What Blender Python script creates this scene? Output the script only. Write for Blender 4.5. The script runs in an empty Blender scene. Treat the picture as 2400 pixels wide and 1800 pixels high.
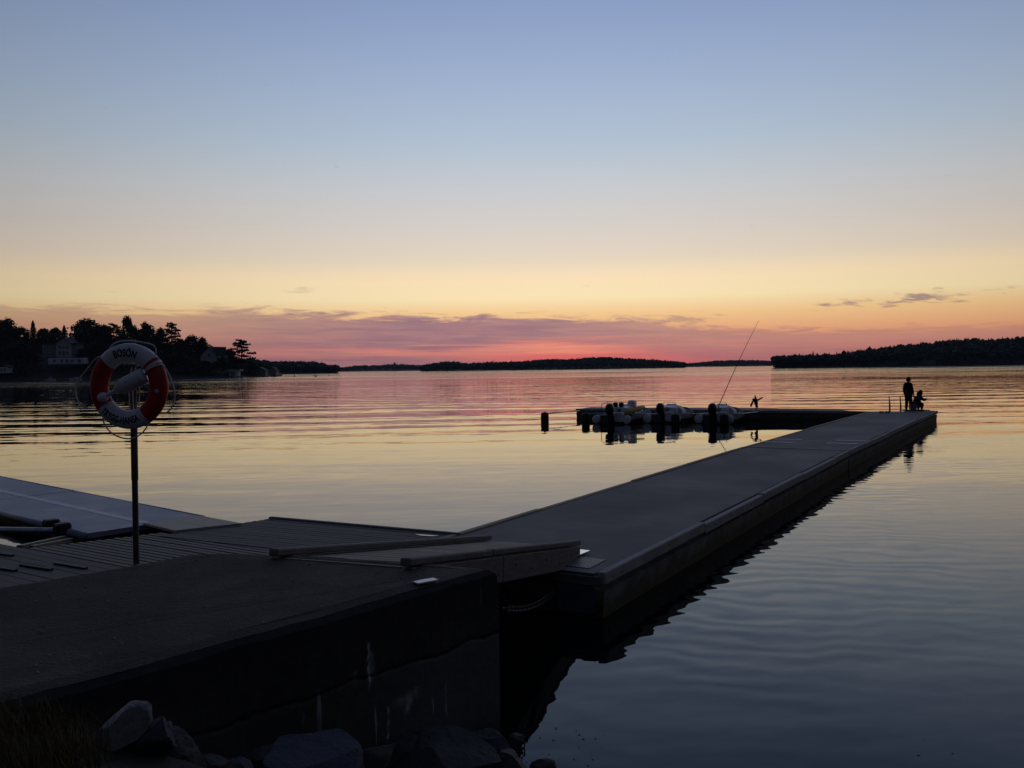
import bpy, bmesh, math, random
from mathutils import Vector, Matrix, Euler
R = math.radians
rnd = random.Random(7)
SC = bpy.context.scene
COL = SC.collection
# ------------------------------------------------------------------ camera (eye 3.04 m above the lake)
F, CAMZ = 2075.0, 3.04
PITCH, ROLL = R(1.013), R(0.762)
_f = Vector((0, math.cos(PITCH), -math.sin(PITCH)))
_u0 = Vector((0, math.sin(PITCH), math.cos(PITCH)))
_r0 = Vector((1, 0, 0))
_r = _r0 * math.cos(ROLL) - _u0 * math.sin(ROLL)
_u = _u0 * math.cos(ROLL) + _r0 * math.sin(ROLL)
EYE = Vector((0, 0, CAMZ))
def ray(px, py): return _f + _r * ((px - 1200) / F) - _u * ((py - 900) / F)
def U(px, py, z):
    d = ray(px, py); return EYE + d * ((z - CAMZ) / d.z)
def UD(px, py, Y):
    d = ray(px, py); return EYE + d * (Y / d.y)
cam_d = bpy.data.cameras.new("camera"); cam = bpy.data.objects.new("camera", cam_d); COL.objects.link(cam)
cam_d.sensor_width = 36; cam_d.lens = 36 * F / 2400; cam_d.clip_start = 0.05; cam_d.clip_end = 60000
m = Matrix((( _r.x, _u.x, -_f.x, 0), (_r.y, _u.y, -_f.y, 0), (_r.z, _u.z, -_f.z, CAMZ), (0, 0, 0, 1)))
cam.matrix_world = m
SC.camera = cam
# ------------------------------------------------------------------ helpers
def tag(o, label=None, cat=None, group=None, kind=None):
    if label: o['label'] = label
    if cat: o['category'] = cat
    if group: o['group'] = group
    if kind: o['kind'] = kind
    return o
def empty(name, loc=(0, 0, 0), rz=0.0, label=None, cat=None, group=None):
    o = bpy.data.objects.new(name, None); COL.objects.link(o)
    o.location = loc; o.rotation_euler = (0, 0, rz); o.empty_display_size = .2
    return tag(o, label, cat, group)
def lin(c):
    return tuple(((v / 255) / 12.92 if v / 255 <= .04045 else ((v / 255 + .055) / 1.055) ** 2.4) for v in c)
class MB:
    def __init__(s): s.bm = bmesh.new(); s.mi = 0
    def face(s, vs):
        try: f = s.bm.faces.new(vs); f.material_index = s.mi; return f
        except ValueError: return None
    def poly(s, pts): return s.face([s.bm.verts.new(p) for p in pts])
    def box(s, c, size, M=None, bev=0.0):
        c = Vector(c); x, y, z = [v / 2 for v in size]
        if bev > 0:
            b = min(bev, x * .9, y * .9, z * .9)
            vs = []
            for sx in (-1, 1):
                for sy in (-1, 1):
                    for sz in (-1, 1):
                        vs.append((sx * (x - b), sy * (y - b), sz * z)); vs.append((sx * (x - b), sy * y, sz * (z - b))); vs.append((sx * x, sy * (y - b), sz * (z - b)))
            V = [s.bm.verts.new((M @ Vector(p) if M else Vector(p)) + c) for p in vs]
            r = bmesh.ops.convex_hull(s.bm, input=V)
            for g in r['geom']:
                if isinstance(g, bmesh.types.BMFace): g.material_index = s.mi
            return
        V = []
        for sx, sy, sz in ((-1,-1,-1),(1,-1,-1),(1,1,-1),(-1,1,-1),(-1,-1,1),(1,-1,1),(1,1,1),(-1,1,1)):
            p = Vector((sx * x, sy * y, sz * z)); p = (M @ p if M else p) + c; V.append(s.bm.verts.new(p))
        for q in ((3,2,1,0),(4,5,6,7),(0,1,5,4),(1,2,6,5),(2,3,7,6),(3,0,4,7)): s.face([V[i] for i in q])
    def bar(s, a, b, w, h, up=(0, 0, 1), bev=0.0):
        a = Vector(a); b = Vector(b); d = b - a; L = d.length; d.normalize(); up = Vector(up)
        x = d.cross(up)
        if x.length < 1e-4: x = Vector((1, 0, 0))
        x.normalize(); z = x.cross(d)
        M = Matrix((x, d, z)).transposed()
        s.box((a + b) / 2, (w, L, h), M, bev)
    def prism(s, pts, z0, z1, caps=True):
        lo = [s.bm.verts.new((p[0], p[1], z0 if not callable(z0) else z0(p))) for p in pts]
        hi = [s.bm.verts.new((p[0], p[1], z1 if not callable(z1) else z1(p))) for p in pts]
        n = len(pts)
        if caps: s.face(hi); s.face(lo[::-1])
        for i in range(n): s.face([lo[i], lo[(i + 1) % n], hi[(i + 1) % n], hi[i]])
    def tube(s, pts, r, seg=8, closed=False, caps=True, flat=1.0):
        pts = [Vector(p) for p in pts]; n = len(pts)
        rr = r if isinstance(r, (list, tuple)) else [r] * n
        rings = []; prev = None
        for i, p in enumerate(pts):
            if closed: t = pts[(i + 1) % n] - pts[i - 1]
            else: t = pts[min(i + 1, n - 1)] - pts[max(i - 1, 0)]
            t.normalize()
            if prev is None:
                a = Vector((0, 0, 1)) if abs(t.z) < .9 else Vector((1, 0, 0))
                x = t.cross(a).normalized()
            else:
                x = (prev - t * prev.dot(t)).normalized()
            prev = x; y = t.cross(x)
            rings.append([s.bm.verts.new(p + (x * math.cos(2 * math.pi * k / seg) + y * math.sin(2 * math.pi * k / seg) * flat) * rr[i]) for k in range(seg)])
        for i in range(n if closed else n - 1):
            A, B = rings[i], rings[(i + 1) % n]
            for k in range(seg): s.face([A[k], A[(k + 1) % seg], B[(k + 1) % seg], B[k]])
        if caps and not closed: s.face(rings[0][::-1]); s.face(rings[-1])
    def lathe(s, prof, seg=20, M=None, cap=True):
        rings = []
        for r, z in prof:
            ring = []
            for k in range(seg):
                p = Vector((r * math.cos(2 * math.pi * k / seg), r * math.sin(2 * math.pi * k / seg), z))
                ring.append(s.bm.verts.new(M @ p if M else p))
            rings.append(ring)
        for A, B in zip(rings, rings[1:]):
            for k in range(seg): s.face([A[k], A[(k + 1) % seg], B[(k + 1) % seg], B[k]])
        if cap: s.face(rings[0][::-1]); s.face(rings[-1])
    def build(s, name, mat, parent=None, smooth=False, world=False, merge=0.0, angle=None):
        if merge: bmesh.ops.remove_doubles(s.bm, verts=s.bm.verts, dist=merge)
        bmesh.ops.recalc_face_normals(s.bm, faces=s.bm.faces) if world != 'keep' else None
        me = bpy.data.meshes.new(name); s.bm.to_mesh(me); s.bm.free()
        for mm in (mat if isinstance(mat, (list, tuple)) else [mat]): me.materials.append(mm)
        if world and parent is not None:
            me.transform(pmat(parent).inverted())
        if smooth:
            me.polygons.foreach_set('use_smooth', [True] * len(me.polygons))
            if angle: 
                try: me.set_sharp_from_angle(angle=angle)
                except Exception: pass
        o = bpy.data.objects.new(name, me); COL.objects.link(o)
        if parent is not None: o.parent = parent
        return o
def pmat(o):
    M = Matrix.Translation(o.location) @ o.rotation_euler.to_matrix().to_4x4() @ Matrix.Diagonal((*o.scale, 1))
    return (pmat(o.parent) @ M) if o.parent else M
def children(o): return [c for c in bpy.data.objects if c.parent == o]
def copy_tree(o, parent=None):
    c = o.copy(); COL.objects.link(c)
    if parent: c.parent = parent
    for ch in children(o): copy_tree(ch, c)
    return c
# ------------------------------------------------------------------ shader helpers
class NT:
    def __init__(s, tree): s.t = tree; s.n = tree.nodes; s.l = tree.links
    def new(s, typ, **kw):
        n = s.n.new(typ)
        for k, v in kw.items(): setattr(n, k, v)
        return n
    def put(s, sock, v):
        if v is None: return
        if isinstance(v, bpy.types.NodeSocket): s.l.new(v, sock)
        else: sock.default_value = v
    def m(s, op, a, b=None, c=None, clamp=False):
        n = s.new('ShaderNodeMath', operation=op); n.use_clamp = clamp
        s.put(n.inputs[0], a); s.put(n.inputs[1], b); s.put(n.inputs[2], c); return n.outputs[0]
    def mr(s, v, a, b, c=0.0, d=1.0, smooth=True):
        n = s.new('ShaderNodeMapRange', interpolation_type='SMOOTHSTEP' if smooth else 'LINEAR'); n.clamp = True
        s.put(n.inputs['Value'], v); s.put(n.inputs['From Min'], a); s.put(n.inputs['From Max'], b)
        s.put(n.inputs['To Min'], c); s.put(n.inputs['To Max'], d); return n.outputs['Result']
    def vec(s, x, y, z):
        n = s.new('ShaderNodeCombineXYZ'); s.put(n.inputs[0], x); s.put(n.inputs[1], y); s.put(n.inputs[2], z); return n.outputs[0]
    def sep(s, v):
        n = s.new('ShaderNodeSeparateXYZ'); s.put(n.inputs[0], v); return n.outputs
    def noise(s, v, scale, detail=2.0, rough=.5, dist=0.0, out='Fac'):
        n = s.new('ShaderNodeTexNoise'); s.put(n.inputs['Vector'], v)
        n.inputs['Scale'].default_value = scale; n.inputs['Detail'].default_value = detail
        n.inputs['Roughness'].default_value = rough; n.inputs['Distortion'].default_value = dist
        return n.outputs[out]
    def mix(s, f, a, b, blend='MIX'):
        n = s.new('ShaderNodeMix', data_type='RGBA', blend_type=blend)
        s.put(n.inputs[0], f); s.put(n.inputs[6], a if not isinstance(a, tuple) else (*a[:3], 1)); s.put(n.inputs[7], b if not isinstance(b, tuple) else (*b[:3], 1))
        return n.outputs[2]
    def ramp(s, f, stops, interp='LINEAR'):
        n = s.new('ShaderNodeValToRGB'); cr = n.color_ramp; cr.interpolation = interp
        while len(cr.elements) > 1: cr.elements.remove(cr.elements[-1])
        cr.elements[0].position = stops[0][0]; cr.elements[0].color = (*stops[0][1][:3], 1)
        for p, c in stops[1:]:
            e = cr.elements.new(p); e.color = (*c[:3], 1)
        s.put(n.inputs[0], f); return n.outputs[0]
    def gauss(s, v, c, w):
        d = s.m('DIVIDE', s.m('SUBTRACT', v, c), w); return s.m('EXPONENT', s.m('MULTIPLY', s.m('MULTIPLY', d, d), -1.0))
def newmat(name):
    mt = bpy.data.materials.new(name); mt.use_nodes = True
    nt = NT(mt.node_tree); b = mt.node_tree.nodes['Principled BSDF']
    return mt, nt, b
def surf(name, col, rough=.6, var=.3, scale=6.0, stretch=(1, 1, 1), bump=0.0, bscale=None, metal=0.0, spec=.4, col2=None, detail=5.0, coords='Object', fine=0.0):
    mt, nt, b = newmat(name)
    tc = nt.new('ShaderNodeTexCoord').outputs[coords]
    mp = nt.new('ShaderNodeMapping'); nt.put(mp.inputs[0], tc); mp.inputs['Scale'].default_value = stretch
    v = mp.outputs[0]
    nz = nt.noise(v, scale, detail, .6)
    c2 = col2 if col2 else tuple(c * (1 - var) for c in col)
    c1 = col if col2 else tuple(c * (1 + var) for c in col)
    f = nt.mr(nz, .3, .7)
    c = nt.mix(f, c2, c1)
    if fine:
        f2 = nt.noise(v, scale * 14, 2, .6)
        c = nt.mix(fine, c, nt.mix(f2, tuple(x * .3 for x in col), tuple(x * 1.8 for x in col)))
    nt.put(b.inputs['Base Color'], c)
    b.inputs['Roughness'].default_value = rough; b.inputs['Metallic'].default_value = metal
    b.inputs['Specular IOR Level'].default_value = spec
    nt.put(b.inputs['Roughness'], nt.mr(nz, .2, .8, min(1, rough * .85), min(1, rough * 1.15)))
    if bump:
        bn = nt.new('ShaderNodeBump'); bn.inputs['Strength'].default_value = 1.0; bn.inputs['Distance'].default_value = bump
        nt.put(bn.inputs['Height'], nt.noise(v, bscale or scale * 5, 4, .6)); nt.put(b.inputs['Normal'], bn.outputs[0])
    return mt
# ------------------------------------------------------------------ sky, sun, view
SUN_AZ = 2.6
w = bpy.data.worlds.new("World"); SC.world = w; w.use_nodes = True
nt = NT(w.node_tree); w.node_tree.nodes.clear()
tc = nt.new('ShaderNodeTexCoord').outputs['Generated']
X, Y, Z = nt.sep(tc)
el = nt.m('MULTIPLY', nt.m('ARCSINE', Z), 57.29578)
az = nt.m('MULTIPLY', nt.m('ARCTAN2', X, Y), 57.29578)
S = lambda *c: lin(c)
base = nt.ramp(nt.m('DIVIDE', el, 30.0, clamp=True), [
    (0.0, S(214, 126, 120)), (.03, S(226, 140, 122)), (.07, S(240, 168, 126)), (.115, S(250, 205, 146)), (.15, S(255, 232, 184)), (.19, S(255, 229, 188)),
    (.235, S(233, 217, 196)), (.30, S(219, 211, 204)), (.38, S(204, 207, 211)), (.47, S(183, 198, 215)),
    (.58, S(167, 185, 213)), (.70, S(150, 170, 207)), (.82, S(134, 156, 200)), (1.0, S(120, 142, 190))])
# cloud bank: top edge varies with azimuth
topf = nt.ramp(nt.mr(az, -45, 45, 0, 1, False), [(0, (.44,) * 3), (.2, (.44,) * 3), (.30, (.415,) * 3), (.42, (.385,) * 3), (.53, (.385,) * 3), (.595, (.34,) * 3), (.64, (.275,) * 3), (.70, (.25,) * 3), (.79, (.24,) * 3), (1, (.26,) * 3)])
top = nt.m('MULTIPLY', topf, 9.0)
wv = nt.vec(nt.m('MULTIPLY', nt.m('ADD', az, nt.m('MULTIPLY', el, 1.4)), .16), nt.m('MULTIPLY', el, 1.25), 3.1)
wisp = nt.noise(wv, 1.9, 8, .66, .8)
wv2 = nt.vec(nt.m('MULTIPLY', az, .045), nt.m('MULTIPLY', el, .9), 9.0)
big = nt.noise(wv2, 1.3, 3, .5)
edge = nt.m('ADD', nt.m('MULTIPLY', nt.m('SUBTRACT', wisp, .5), 2.6), nt.m('MULTIPLY', nt.m('SUBTRACT', big, .5), 1.0))
cl = nt.mr(nt.m('ADD', nt.m('SUBTRACT', top, el), edge), -.22, .42)
lowfade = nt.mr(el, .1, .9, .93, 1.0)
# dense in the middle, thinner to both sides
thick = nt.m('ADD', .38, nt.m('MULTIPLY', nt.gauss(az, -4.0, 16.0), .60))
dens = nt.m('MULTIPLY', nt.m('MULTIPLY', cl, thick), lowfade)
cloudc = nt.mix(nt.mr(el, .3, 3.4), S(150, 110, 126), S(160, 122, 132))
inn = nt.noise(nt.vec(nt.m('MULTIPLY', nt.m('ADD', az, nt.m('MULTIPLY', el, 2.2)), .13), nt.m('MULTIPLY', el, 1.7), 41.0), 1.5, 6, .6, .4)
cloudc = nt.mix(nt.mr(inn, .38, .68, 0, .6), cloudc, S(192, 140, 136))
cloudc = nt.mix(nt.mr(inn, .46, .30, 0, .5), cloudc, S(142, 108, 122))
sky = nt.mix(dens, base, cloudc)
# salmon streaks inside the bank
sv = nt.vec(nt.m('MULTIPLY', nt.m('ADD', az, nt.m('MULTIPLY', el, 2.0)), .07), nt.m('MULTIPLY', el, 2.6), 5.5)
st = nt.mr(nt.noise(sv, 1.5, 4, .55, .4), .50, .66)
stm = nt.m('MULTIPLY', nt.m('MULTIPLY', st, nt.gauss(el, 1.35, .75)), nt.gauss(az, 0.0, 17.0))
sky = nt.mix(nt.m('MULTIPLY', stm, .85, clamp=True), sky, S(238, 142, 122))
bandn = nt.noise(nt.vec(nt.m('MULTIPLY', az, .09), nt.m('MULTIPLY', el, .8), 31.0), 1.6, 4, .6)
be = nt.m('SUBTRACT', el, nt.m('ADD', 1.02, nt.m('ADD', nt.m('MULTIPLY', az, -.022), nt.m('MULTIPLY', nt.m('SUBTRACT', bandn, .5), .7))))
sky = nt.mix(nt.m('MULTIPLY', nt.m('MULTIPLY', nt.gauss(be, 0, .17), nt.gauss(az, -7.0, 8.5)), .72), sky, S(236, 142, 124))
# afterglow where the sun went down
glow = nt.m('MULTIPLY', nt.gauss(az, SUN_AZ + .6, 5.6), nt.gauss(el, .75, .75))
gsv = nt.mr(nt.noise(nt.vec(nt.m('MULTIPLY', nt.m('ADD', az, nt.m('MULTIPLY', el, -1.5)), .10), nt.m('MULTIPLY', el, 2.6), 1.5), 1.7, 4, .55, .3), .42, .66)
sky = nt.mix(nt.m('MULTIPLY', glow, nt.m('ADD', .30, nt.m('MULTIPLY', gsv, .75)), clamp=True), sky, S(255, 124, 106))
hel = nt.m('ADD', el, nt.m('MULTIPLY', nt.m('SUBTRACT', bandn, .5), .9))
hot = nt.m('MULTIPLY', nt.m('MULTIPLY', nt.gauss(az, SUN_AZ - .2, 4.6), nt.gauss(hel, 1.18, .36)), nt.m('ADD', .58, nt.m('MULTIPLY', gsv, .5)))
sky = nt.mix(nt.m('MULTIPLY', hot, 1.15, clamp=True), sky, S(255, 158, 128))
core = nt.m('MULTIPLY', nt.gauss(az, SUN_AZ + 1.2, 4.8), nt.gauss(el, .45, .42))
sky = nt.mix(nt.m('MULTIPLY', core, .85, clamp=True), sky, S(255, 112, 104))
glow2 = nt.m('MULTIPLY', nt.gauss(az, SUN_AZ + 5.0, 7.2), nt.gauss(el, .25, .55))
sky = nt.mix(nt.m('MULTIPLY', glow2, .46, clamp=True), sky, S(244, 108, 106))
# small detached clouds on the right and one on the left
def puff(a0, e0, wa, we, k, seed):
    d = nt.noise(nt.vec(nt.m('MULTIPLY', nt.m('ADD', az, nt.m('MULTIPLY', el, 1.8)), .5), nt.m('MULTIPLY', el, 2.2), seed), 1.6, 5, .6, .5)
    g = nt.m('MULTIPLY', nt.gauss(az, a0, wa), nt.gauss(nt.m('SUBTRACT', el, nt.m('MULTIPLY', nt.m('SUBTRACT', az, a0), .06)), e0, we))
    return nt.m('MULTIPLY', nt.mr(nt.m('ADD', g, nt.m('MULTIPLY', nt.m('SUBTRACT', d, .52), 2.6)), .40, 1.05), k)
pf = None
for a in ((20.4, 3.62, 2.0, .34, .75, 2.0), (25.0, 3.82, 2.8, .42, .75, 4.4), (23.2, 3.4, .6, .12, .5, 7.0), (28.4, 4.1, 1.6, .13, .35, 11.0), (-13.3, 5.05, 1.2, .22, .22, 15.0), (11.0, 2.9, 3.0, .4, .5, 21.0)):
    p = puff(*a); pf = p if pf is None else nt.m('MAXIMUM', pf, p)
sky = nt.mix(pf, sky, S(150, 120, 128))
# the sky away from the sunset is blue-grey
back = nt.mr(nt.m('ABSOLUTE', nt.m('SUBTRACT', az, SUN_AZ)), 42, 105)
sky = nt.mix(back, sky, nt.mix(nt.mr(el, 0, 25), S(128, 128, 148), S(113, 124, 156)))
# twilight falls off away from the sunset and towards the zenith
daz = nt.m('SUBTRACT', az, SUN_AZ)
ce = nt.m('COSINE', nt.m('DIVIDE', el, 57.29578))
gw = nt.mr(daz, -20, 10, 48.0, 54.0)
ga = nt.m('DIVIDE', daz, gw)
fall = nt.m('ADD', .10, nt.m('MULTIPLY', nt.m('EXPONENT', nt.m('MULTIPLY', nt.m('MULTIPLY', ga, ga), -1.0)), .90))
cw = nt.m('MULTIPLY', ce, ce)
fall = nt.m('ADD', nt.m('MULTIPLY', fall, cw), nt.m('MULTIPLY', nt.m('SUBTRACT', 1.0, cw), .5))
zen = nt.mr(el, 20, 75, 1.0, .34)
low = nt.mr(el, -4, -.2, .05, 1.0)
k = nt.m('MULTIPLY', nt.m('MULTIPLY', fall, zen), low)
out = nt.mix(1.0, sky, nt.vec(k, k, k), 'MULTIPLY')
bg = nt.new('ShaderNodeBackground'); nt.put(bg.inputs['Color'], out); bg.inputs['Strength'].default_value = 1.0
wo = nt.new('ShaderNodeOutputWorld'); nt.l.new(bg.outputs[0], wo.inputs['Surface'])
w.cycles.sampling_method = 'MANUAL'; w.cycles.sample_map_resolution = 1024
sl = bpy.data.lights.new("sun", 'SUN'); sl.energy = .02; sl.angle = R(.5); sl.color = (1, .42, .3)
so = bpy.data.objects.new("sun", sl); COL.objects.link(so)
sd = Vector((math.sin(R(SUN_AZ)) * math.cos(R(-.6)), math.cos(R(SUN_AZ)) * math.cos(R(-.6)), math.sin(R(-.6))))
so.rotation_euler = sd.to_track_quat('Z', 'Y').to_euler()
so.location = (0, 0, 40)
vs = SC.view_settings; SC.display_settings.display_device = 'sRGB'
vs.view_transform = 'Standard'; vs.look = 'None'; vs.exposure = 0; vs.gamma = 1; vs.use_curve_mapping = False
cy = SC.cycles; cy.max_bounces = 6; cy.diffuse_bounces = 2; cy.glossy_bounces = 3; cy.transmission_bounces = 2; cy.caustics_reflective = False; cy.caustics_refractive = False
cy.use_denoising = True
# ------------------------------------------------------------------ water
mt, nt, b = newmat('lake_water'); WATER = mt
pos = nt.new('ShaderNodeNewGeometry').outputs['Position']
px_, py_, pz_ = nt.sep(pos)
def slopes(sx, sy, seed, rot, detail, rough=.5, dist=0.0):
    c, s = math.cos(R(rot)), math.sin(R(rot))
    u = nt.m('ADD', nt.m('MULTIPLY', px_, c * sx), nt.m('MULTIPLY', py_, s * sx))
    v = nt.m('ADD', nt.m('MULTIPLY', px_, -s * sy), nt.m('MULTIPLY', py_, c * sy))
    n = nt.noise(nt.vec(u, v, seed), 1.0, detail, rough, dist, 'Color')
    o = nt.sep(n)
    return nt.m('SUBTRACT', o[0], .5), nt.m('SUBTRACT', o[1], .5)
a1 = slopes(.07, .85, 0.0, -3, 2.0, .45)        # long low undulation
a2 = slopes(.7, 2.6, 4.0, 9, 2.0, .5)           # ripples about half a metre long
a3 = slopes(.05, .16, 8.0, 3, 1.0)              # slow swell
dist = nt.m('SQRT', nt.m('ADD', nt.m('MULTIPLY', px_, px_), nt.m('MULTIPLY', py_, py_)))
patch = nt.noise(nt.vec(nt.m('MULTIPLY', px_, .010), nt.m('MULTIPLY', py_, .016), 2.0), 1.0, 3, .55)
wind = nt.mr(patch, .36, .62, .35, 1.0)
far = nt.mr(dist, 22, 95, .0, 1.0)
k1 = nt.m('MULTIPLY', nt.m('ADD', .05, nt.m('MULTIPLY', far, .07)), wind)
k2 = nt.m('MULTIPLY', nt.m('ADD', .07, nt.m('MULTIPLY', far, .05)), wind)
wph = nt.m('ADD', nt.m('MULTIPLY', nt.m('ADD', py_, nt.m('MULTIPLY', px_, -.06)), 3.1), nt.m('MULTIPLY', nt.noise(nt.vec(nt.m('MULTIPLY', px_, .03), nt.m('MULTIPLY', py_, .06), 6.0), 1.0, 3, .55), 26.0))
wak = nt.m('MULTIPLY', nt.m('MULTIPLY', nt.m('SINE', wph), nt.m('MULTIPLY', nt.mr(dist, 16, 45, .15, 1.0), nt.mr(dist, 90, 240, 1.0, .25))), nt.m('MULTIPLY', nt.mr(patch, .40, .58, .2, 1.0), .017))
k3 = .010
perp = nt.m('SUBTRACT', nt.m('MULTIPLY', nt.m('SUBTRACT', px_, 1.04), .865), nt.m('MULTIPLY', nt.m('SUBTRACT', py_, 10.64), .5))
open_ = nt.mr(perp, -1.5, 1.0, .12, 1.0)
wob = nt.noise(nt.vec(nt.m('MULTIPLY', px_, .55), nt.m('MULTIPLY', py_, .7), 3.3), 1.0, 3, .5)
amp = nt.mr(nt.noise(nt.vec(nt.m('MULTIPLY', px_, .35), nt.m('MULTIPLY', py_, .3), 7.7), 1.0, 2, .5), .32, .62, .25, 1.15)
rph = nt.m('ADD', nt.m('ADD', nt.m('MULTIPLY', py_, 13.6), nt.m('MULTIPLY', px_, 2.6)), nt.m('MULTIPLY', wob, 24.0))
rip = nt.m('MULTIPLY', nt.m('MULTIPLY', nt.m('SINE', rph), amp), nt.m('MULTIPLY', nt.m('MULTIPLY', open_, nt.mr(dist, 55, 120, 1.0, 0.0)), nt.mr(perp, 1.0, 5.0, .012, .0048)))
wl = nt.m('ADD', nt.m('MULTIPLY', nt.m('ADD', py_, nt.m('MULTIPLY', px_, -.05)), 1.02), nt.m('MULTIPLY', nt.noise(nt.vec(nt.m('MULTIPLY', px_, .02), nt.m('MULTIPLY', py_, .05), 16.0), 1.0, 3, .5), 17.0))
lam = nt.mr(nt.noise(nt.vec(nt.m('MULTIPLY', px_, .016), nt.m('MULTIPLY', py_, .03), 21.0), 1.0, 2, .5), .34, .6, .15, 1.0)
lng = nt.m('MULTIPLY', nt.m('MULTIPLY', nt.m('SINE', wl), lam), nt.m('MULTIPLY', nt.m('MULTIPLY', nt.mr(dist, 24, 60, .1, 1.0), nt.mr(dist, 160, 420, 1.0, .3)), .015))
wak = nt.m('ADD', nt.m('ADD', nt.m('MULTIPLY', wak, .62), lng), rip)
a4 = slopes(2.2, 6.5, 14.0, 14, 2.0, .55)
wak = nt.m('ADD', wak, nt.m('MULTIPLY', nt.m('MULTIPLY', a4[0], .034), nt.m('MULTIPLY', open_, nt.mr(patch, .38, .6, .5, 1.0))))
ny = nt.m('ADD', wak, nt.m('ADD', nt.m('ADD', nt.m('MULTIPLY', a1[0], k1), nt.m('MULTIPLY', a2[0], k2)), nt.m('MULTIPLY', a3[0], k3)))
nx = nt.m('ADD', nt.m('ADD', nt.m('MULTIPLY', a1[1], nt.m('MULTIPLY', k1, .35)), nt.m('MULTIPLY', a2[1], nt.m('MULTIPLY', k2, .4))), nt.m('MULTIPLY', a3[1], k3 * .4))
nv = nt.new('ShaderNodeVectorMath', operation='NORMALIZE'); nt.put(nv.inputs[0], nt.vec(nx, ny, 1.0))
nt.put(b.inputs['Normal'], nv.outputs[0])
b.inputs['Base Color'].default_value = (.0035, .0055, .0065, 1); b.inputs['Roughness'].default_value = .015; b.inputs['IOR'].default_value = 1.333
b.inputs['Specular IOR Level'].default_value = .32
strk = nt.noise(nt.vec(nt.m('MULTIPLY', px_, .006), nt.m('MULTIPLY', py_, .022), 12.0), 1.0, 4, .6)
rg = nt.m('ADD', .012, nt.m('MULTIPLY', nt.m('MULTIPLY', nt.mr(dist, 70, 420, 0.0, 1.0), nt.mr(strk, .40, .62, .30, 1.0)), .15))
nt.put(b.inputs['Roughness'], rg)
g = MB(); g.poly([(-3900, -150, 0), (3900, -150, 0), (3900, 4700, 0), (-3900, 4700, 0)])
tag(g.build('water', WATER), kind='structure')
# ------------------------------------------------------------------ shared materials
ASPHALT = surf('asphalt_quay', (.038, .0325, .030), .9, .55, 1.7, bump=.02, bscale=45, fine=.75, detail=9.0)
def quay_wall_mat():
    mt, nt, b = newmat('quay_concrete')
    tc = nt.new('ShaderNodeNewGeometry').outputs['Position']
    x, y, z = nt.sep(tc)
    s = nt.m('ADD', nt.m('MULTIPLY', x, .64), nt.m('MULTIPLY', y, .77))      # along the face
    n1 = nt.noise(tc, 1.6, 6, .65); n2 = nt.noise(tc, 9, 5, .6)
    c = nt.mix(nt.mr(n1, .35, .7), (.022, .021, .022), (.052, .050, .050))
    c = nt.mix(nt.mr(n2, .45, .75, 0, .5), c, (.085, .083, .082))
    # cold joint rising along the face, paler below it
    jz = nt.m('ADD', nt.m('ADD', nt.m('MULTIPLY', s, -.02), .98), nt.m('MULTIPLY', nt.m('SUBTRACT', nt.noise(nt.vec(s, 0, 0), 2.2, 4, .5), .5), .16))
    dz = nt.m('SUBTRACT', z, jz)
    c = nt.mix(nt.m('MULTIPLY', nt.mr(dz, -.02, .02, .75, 0), nt.mr(nt.m('ADD', s, nt.m('MULTIPLY', n1, .8)), 4.2, 5.2, .25, 1.0)), c, (.125, .122, .12))
    c = nt.mix(nt.m('MULTIPLY', nt.gauss(dz, 0, .008), nt.mr(n2, .35, .6, .25, .75)), c, (.008, .008, .009))
    # lime runs
    sn = nt.noise(nt.vec(nt.m('MULTIPLY', s, 9.0), nt.m('MULTIPLY', z, .55), 4.0), 1.0, 4, .6)
    sm = nt.m('MULTIPLY', nt.mr(sn, .665, .72), nt.mr(nt.noise(nt.vec(s, z, 2.0), 1.1, 2, .5), .5, .62))
    c = nt.mix(nt.m('MULTIPLY', sm, .8), c, (.46, .46, .47))
    for s0, zt, zb, wd, am in LIME:
        wob = nt.m('ADD', s, nt.m('MULTIPLY', nt.m('SUBTRACT', nt.noise(nt.vec(z, 0.0, s0), 9.0, 4, .65), .5), .10))
        lm = nt.m('MULTIPLY', nt.gauss(wob, s0, wd), nt.m('MULTIPLY', nt.mr(z, zb, zb + .12), nt.mr(z, zt - .05, zt, 1.0, 0.0)))
        c = nt.mix(nt.m('MULTIPLY', nt.m('MULTIPLY', lm, am), nt.mr(n2, .38, .6, .15, 1.0)), c, (.58, .58, .60))
    # green-black band near the water
    c = nt.mix(nt.mr(nt.m('ADD', z, nt.m('MULTIPLY', n2, .2)), .05, .45, .85, 0), c, (.010, .013, .009))
    c = nt.mix(nt.mr(nt.m('ADD', z, nt.m('MULTIPLY', nt.m('SUBTRACT', n1, .5), .5)), 1.0, 1.35, 0, .7), c, (.018, .017, .018))
    nt.put(b.inputs['Base Color'], c); b.inputs['Roughness'].default_value = .85; b.inputs['Specular IOR Level'].default_value = .3
    bn = nt.new('ShaderNodeBump'); bn.inputs['Distance'].default_value = .02; bn.inputs['Strength'].default_value = .8
    nt.put(bn.inputs['Height'], nt.m('ADD', n2, nt.m('MULTIPLY', nt.gauss(dz, 0, .015), -1.0))); nt.put(b.inputs['Normal'], bn.outputs[0])
    return mt
def wall_s(px, py):
    A = U(0, 1652, 1.41); B = U(1156, 1332, 1.41); n = Vector((-(B - A).y, (B - A).x, 0)); d = ray(px, py)
    p = EYE + d * ((A - EYE).dot(n) / d.dot(n)); return .64 * p.x + .77 * p.y, p.z
LIME = []
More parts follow.
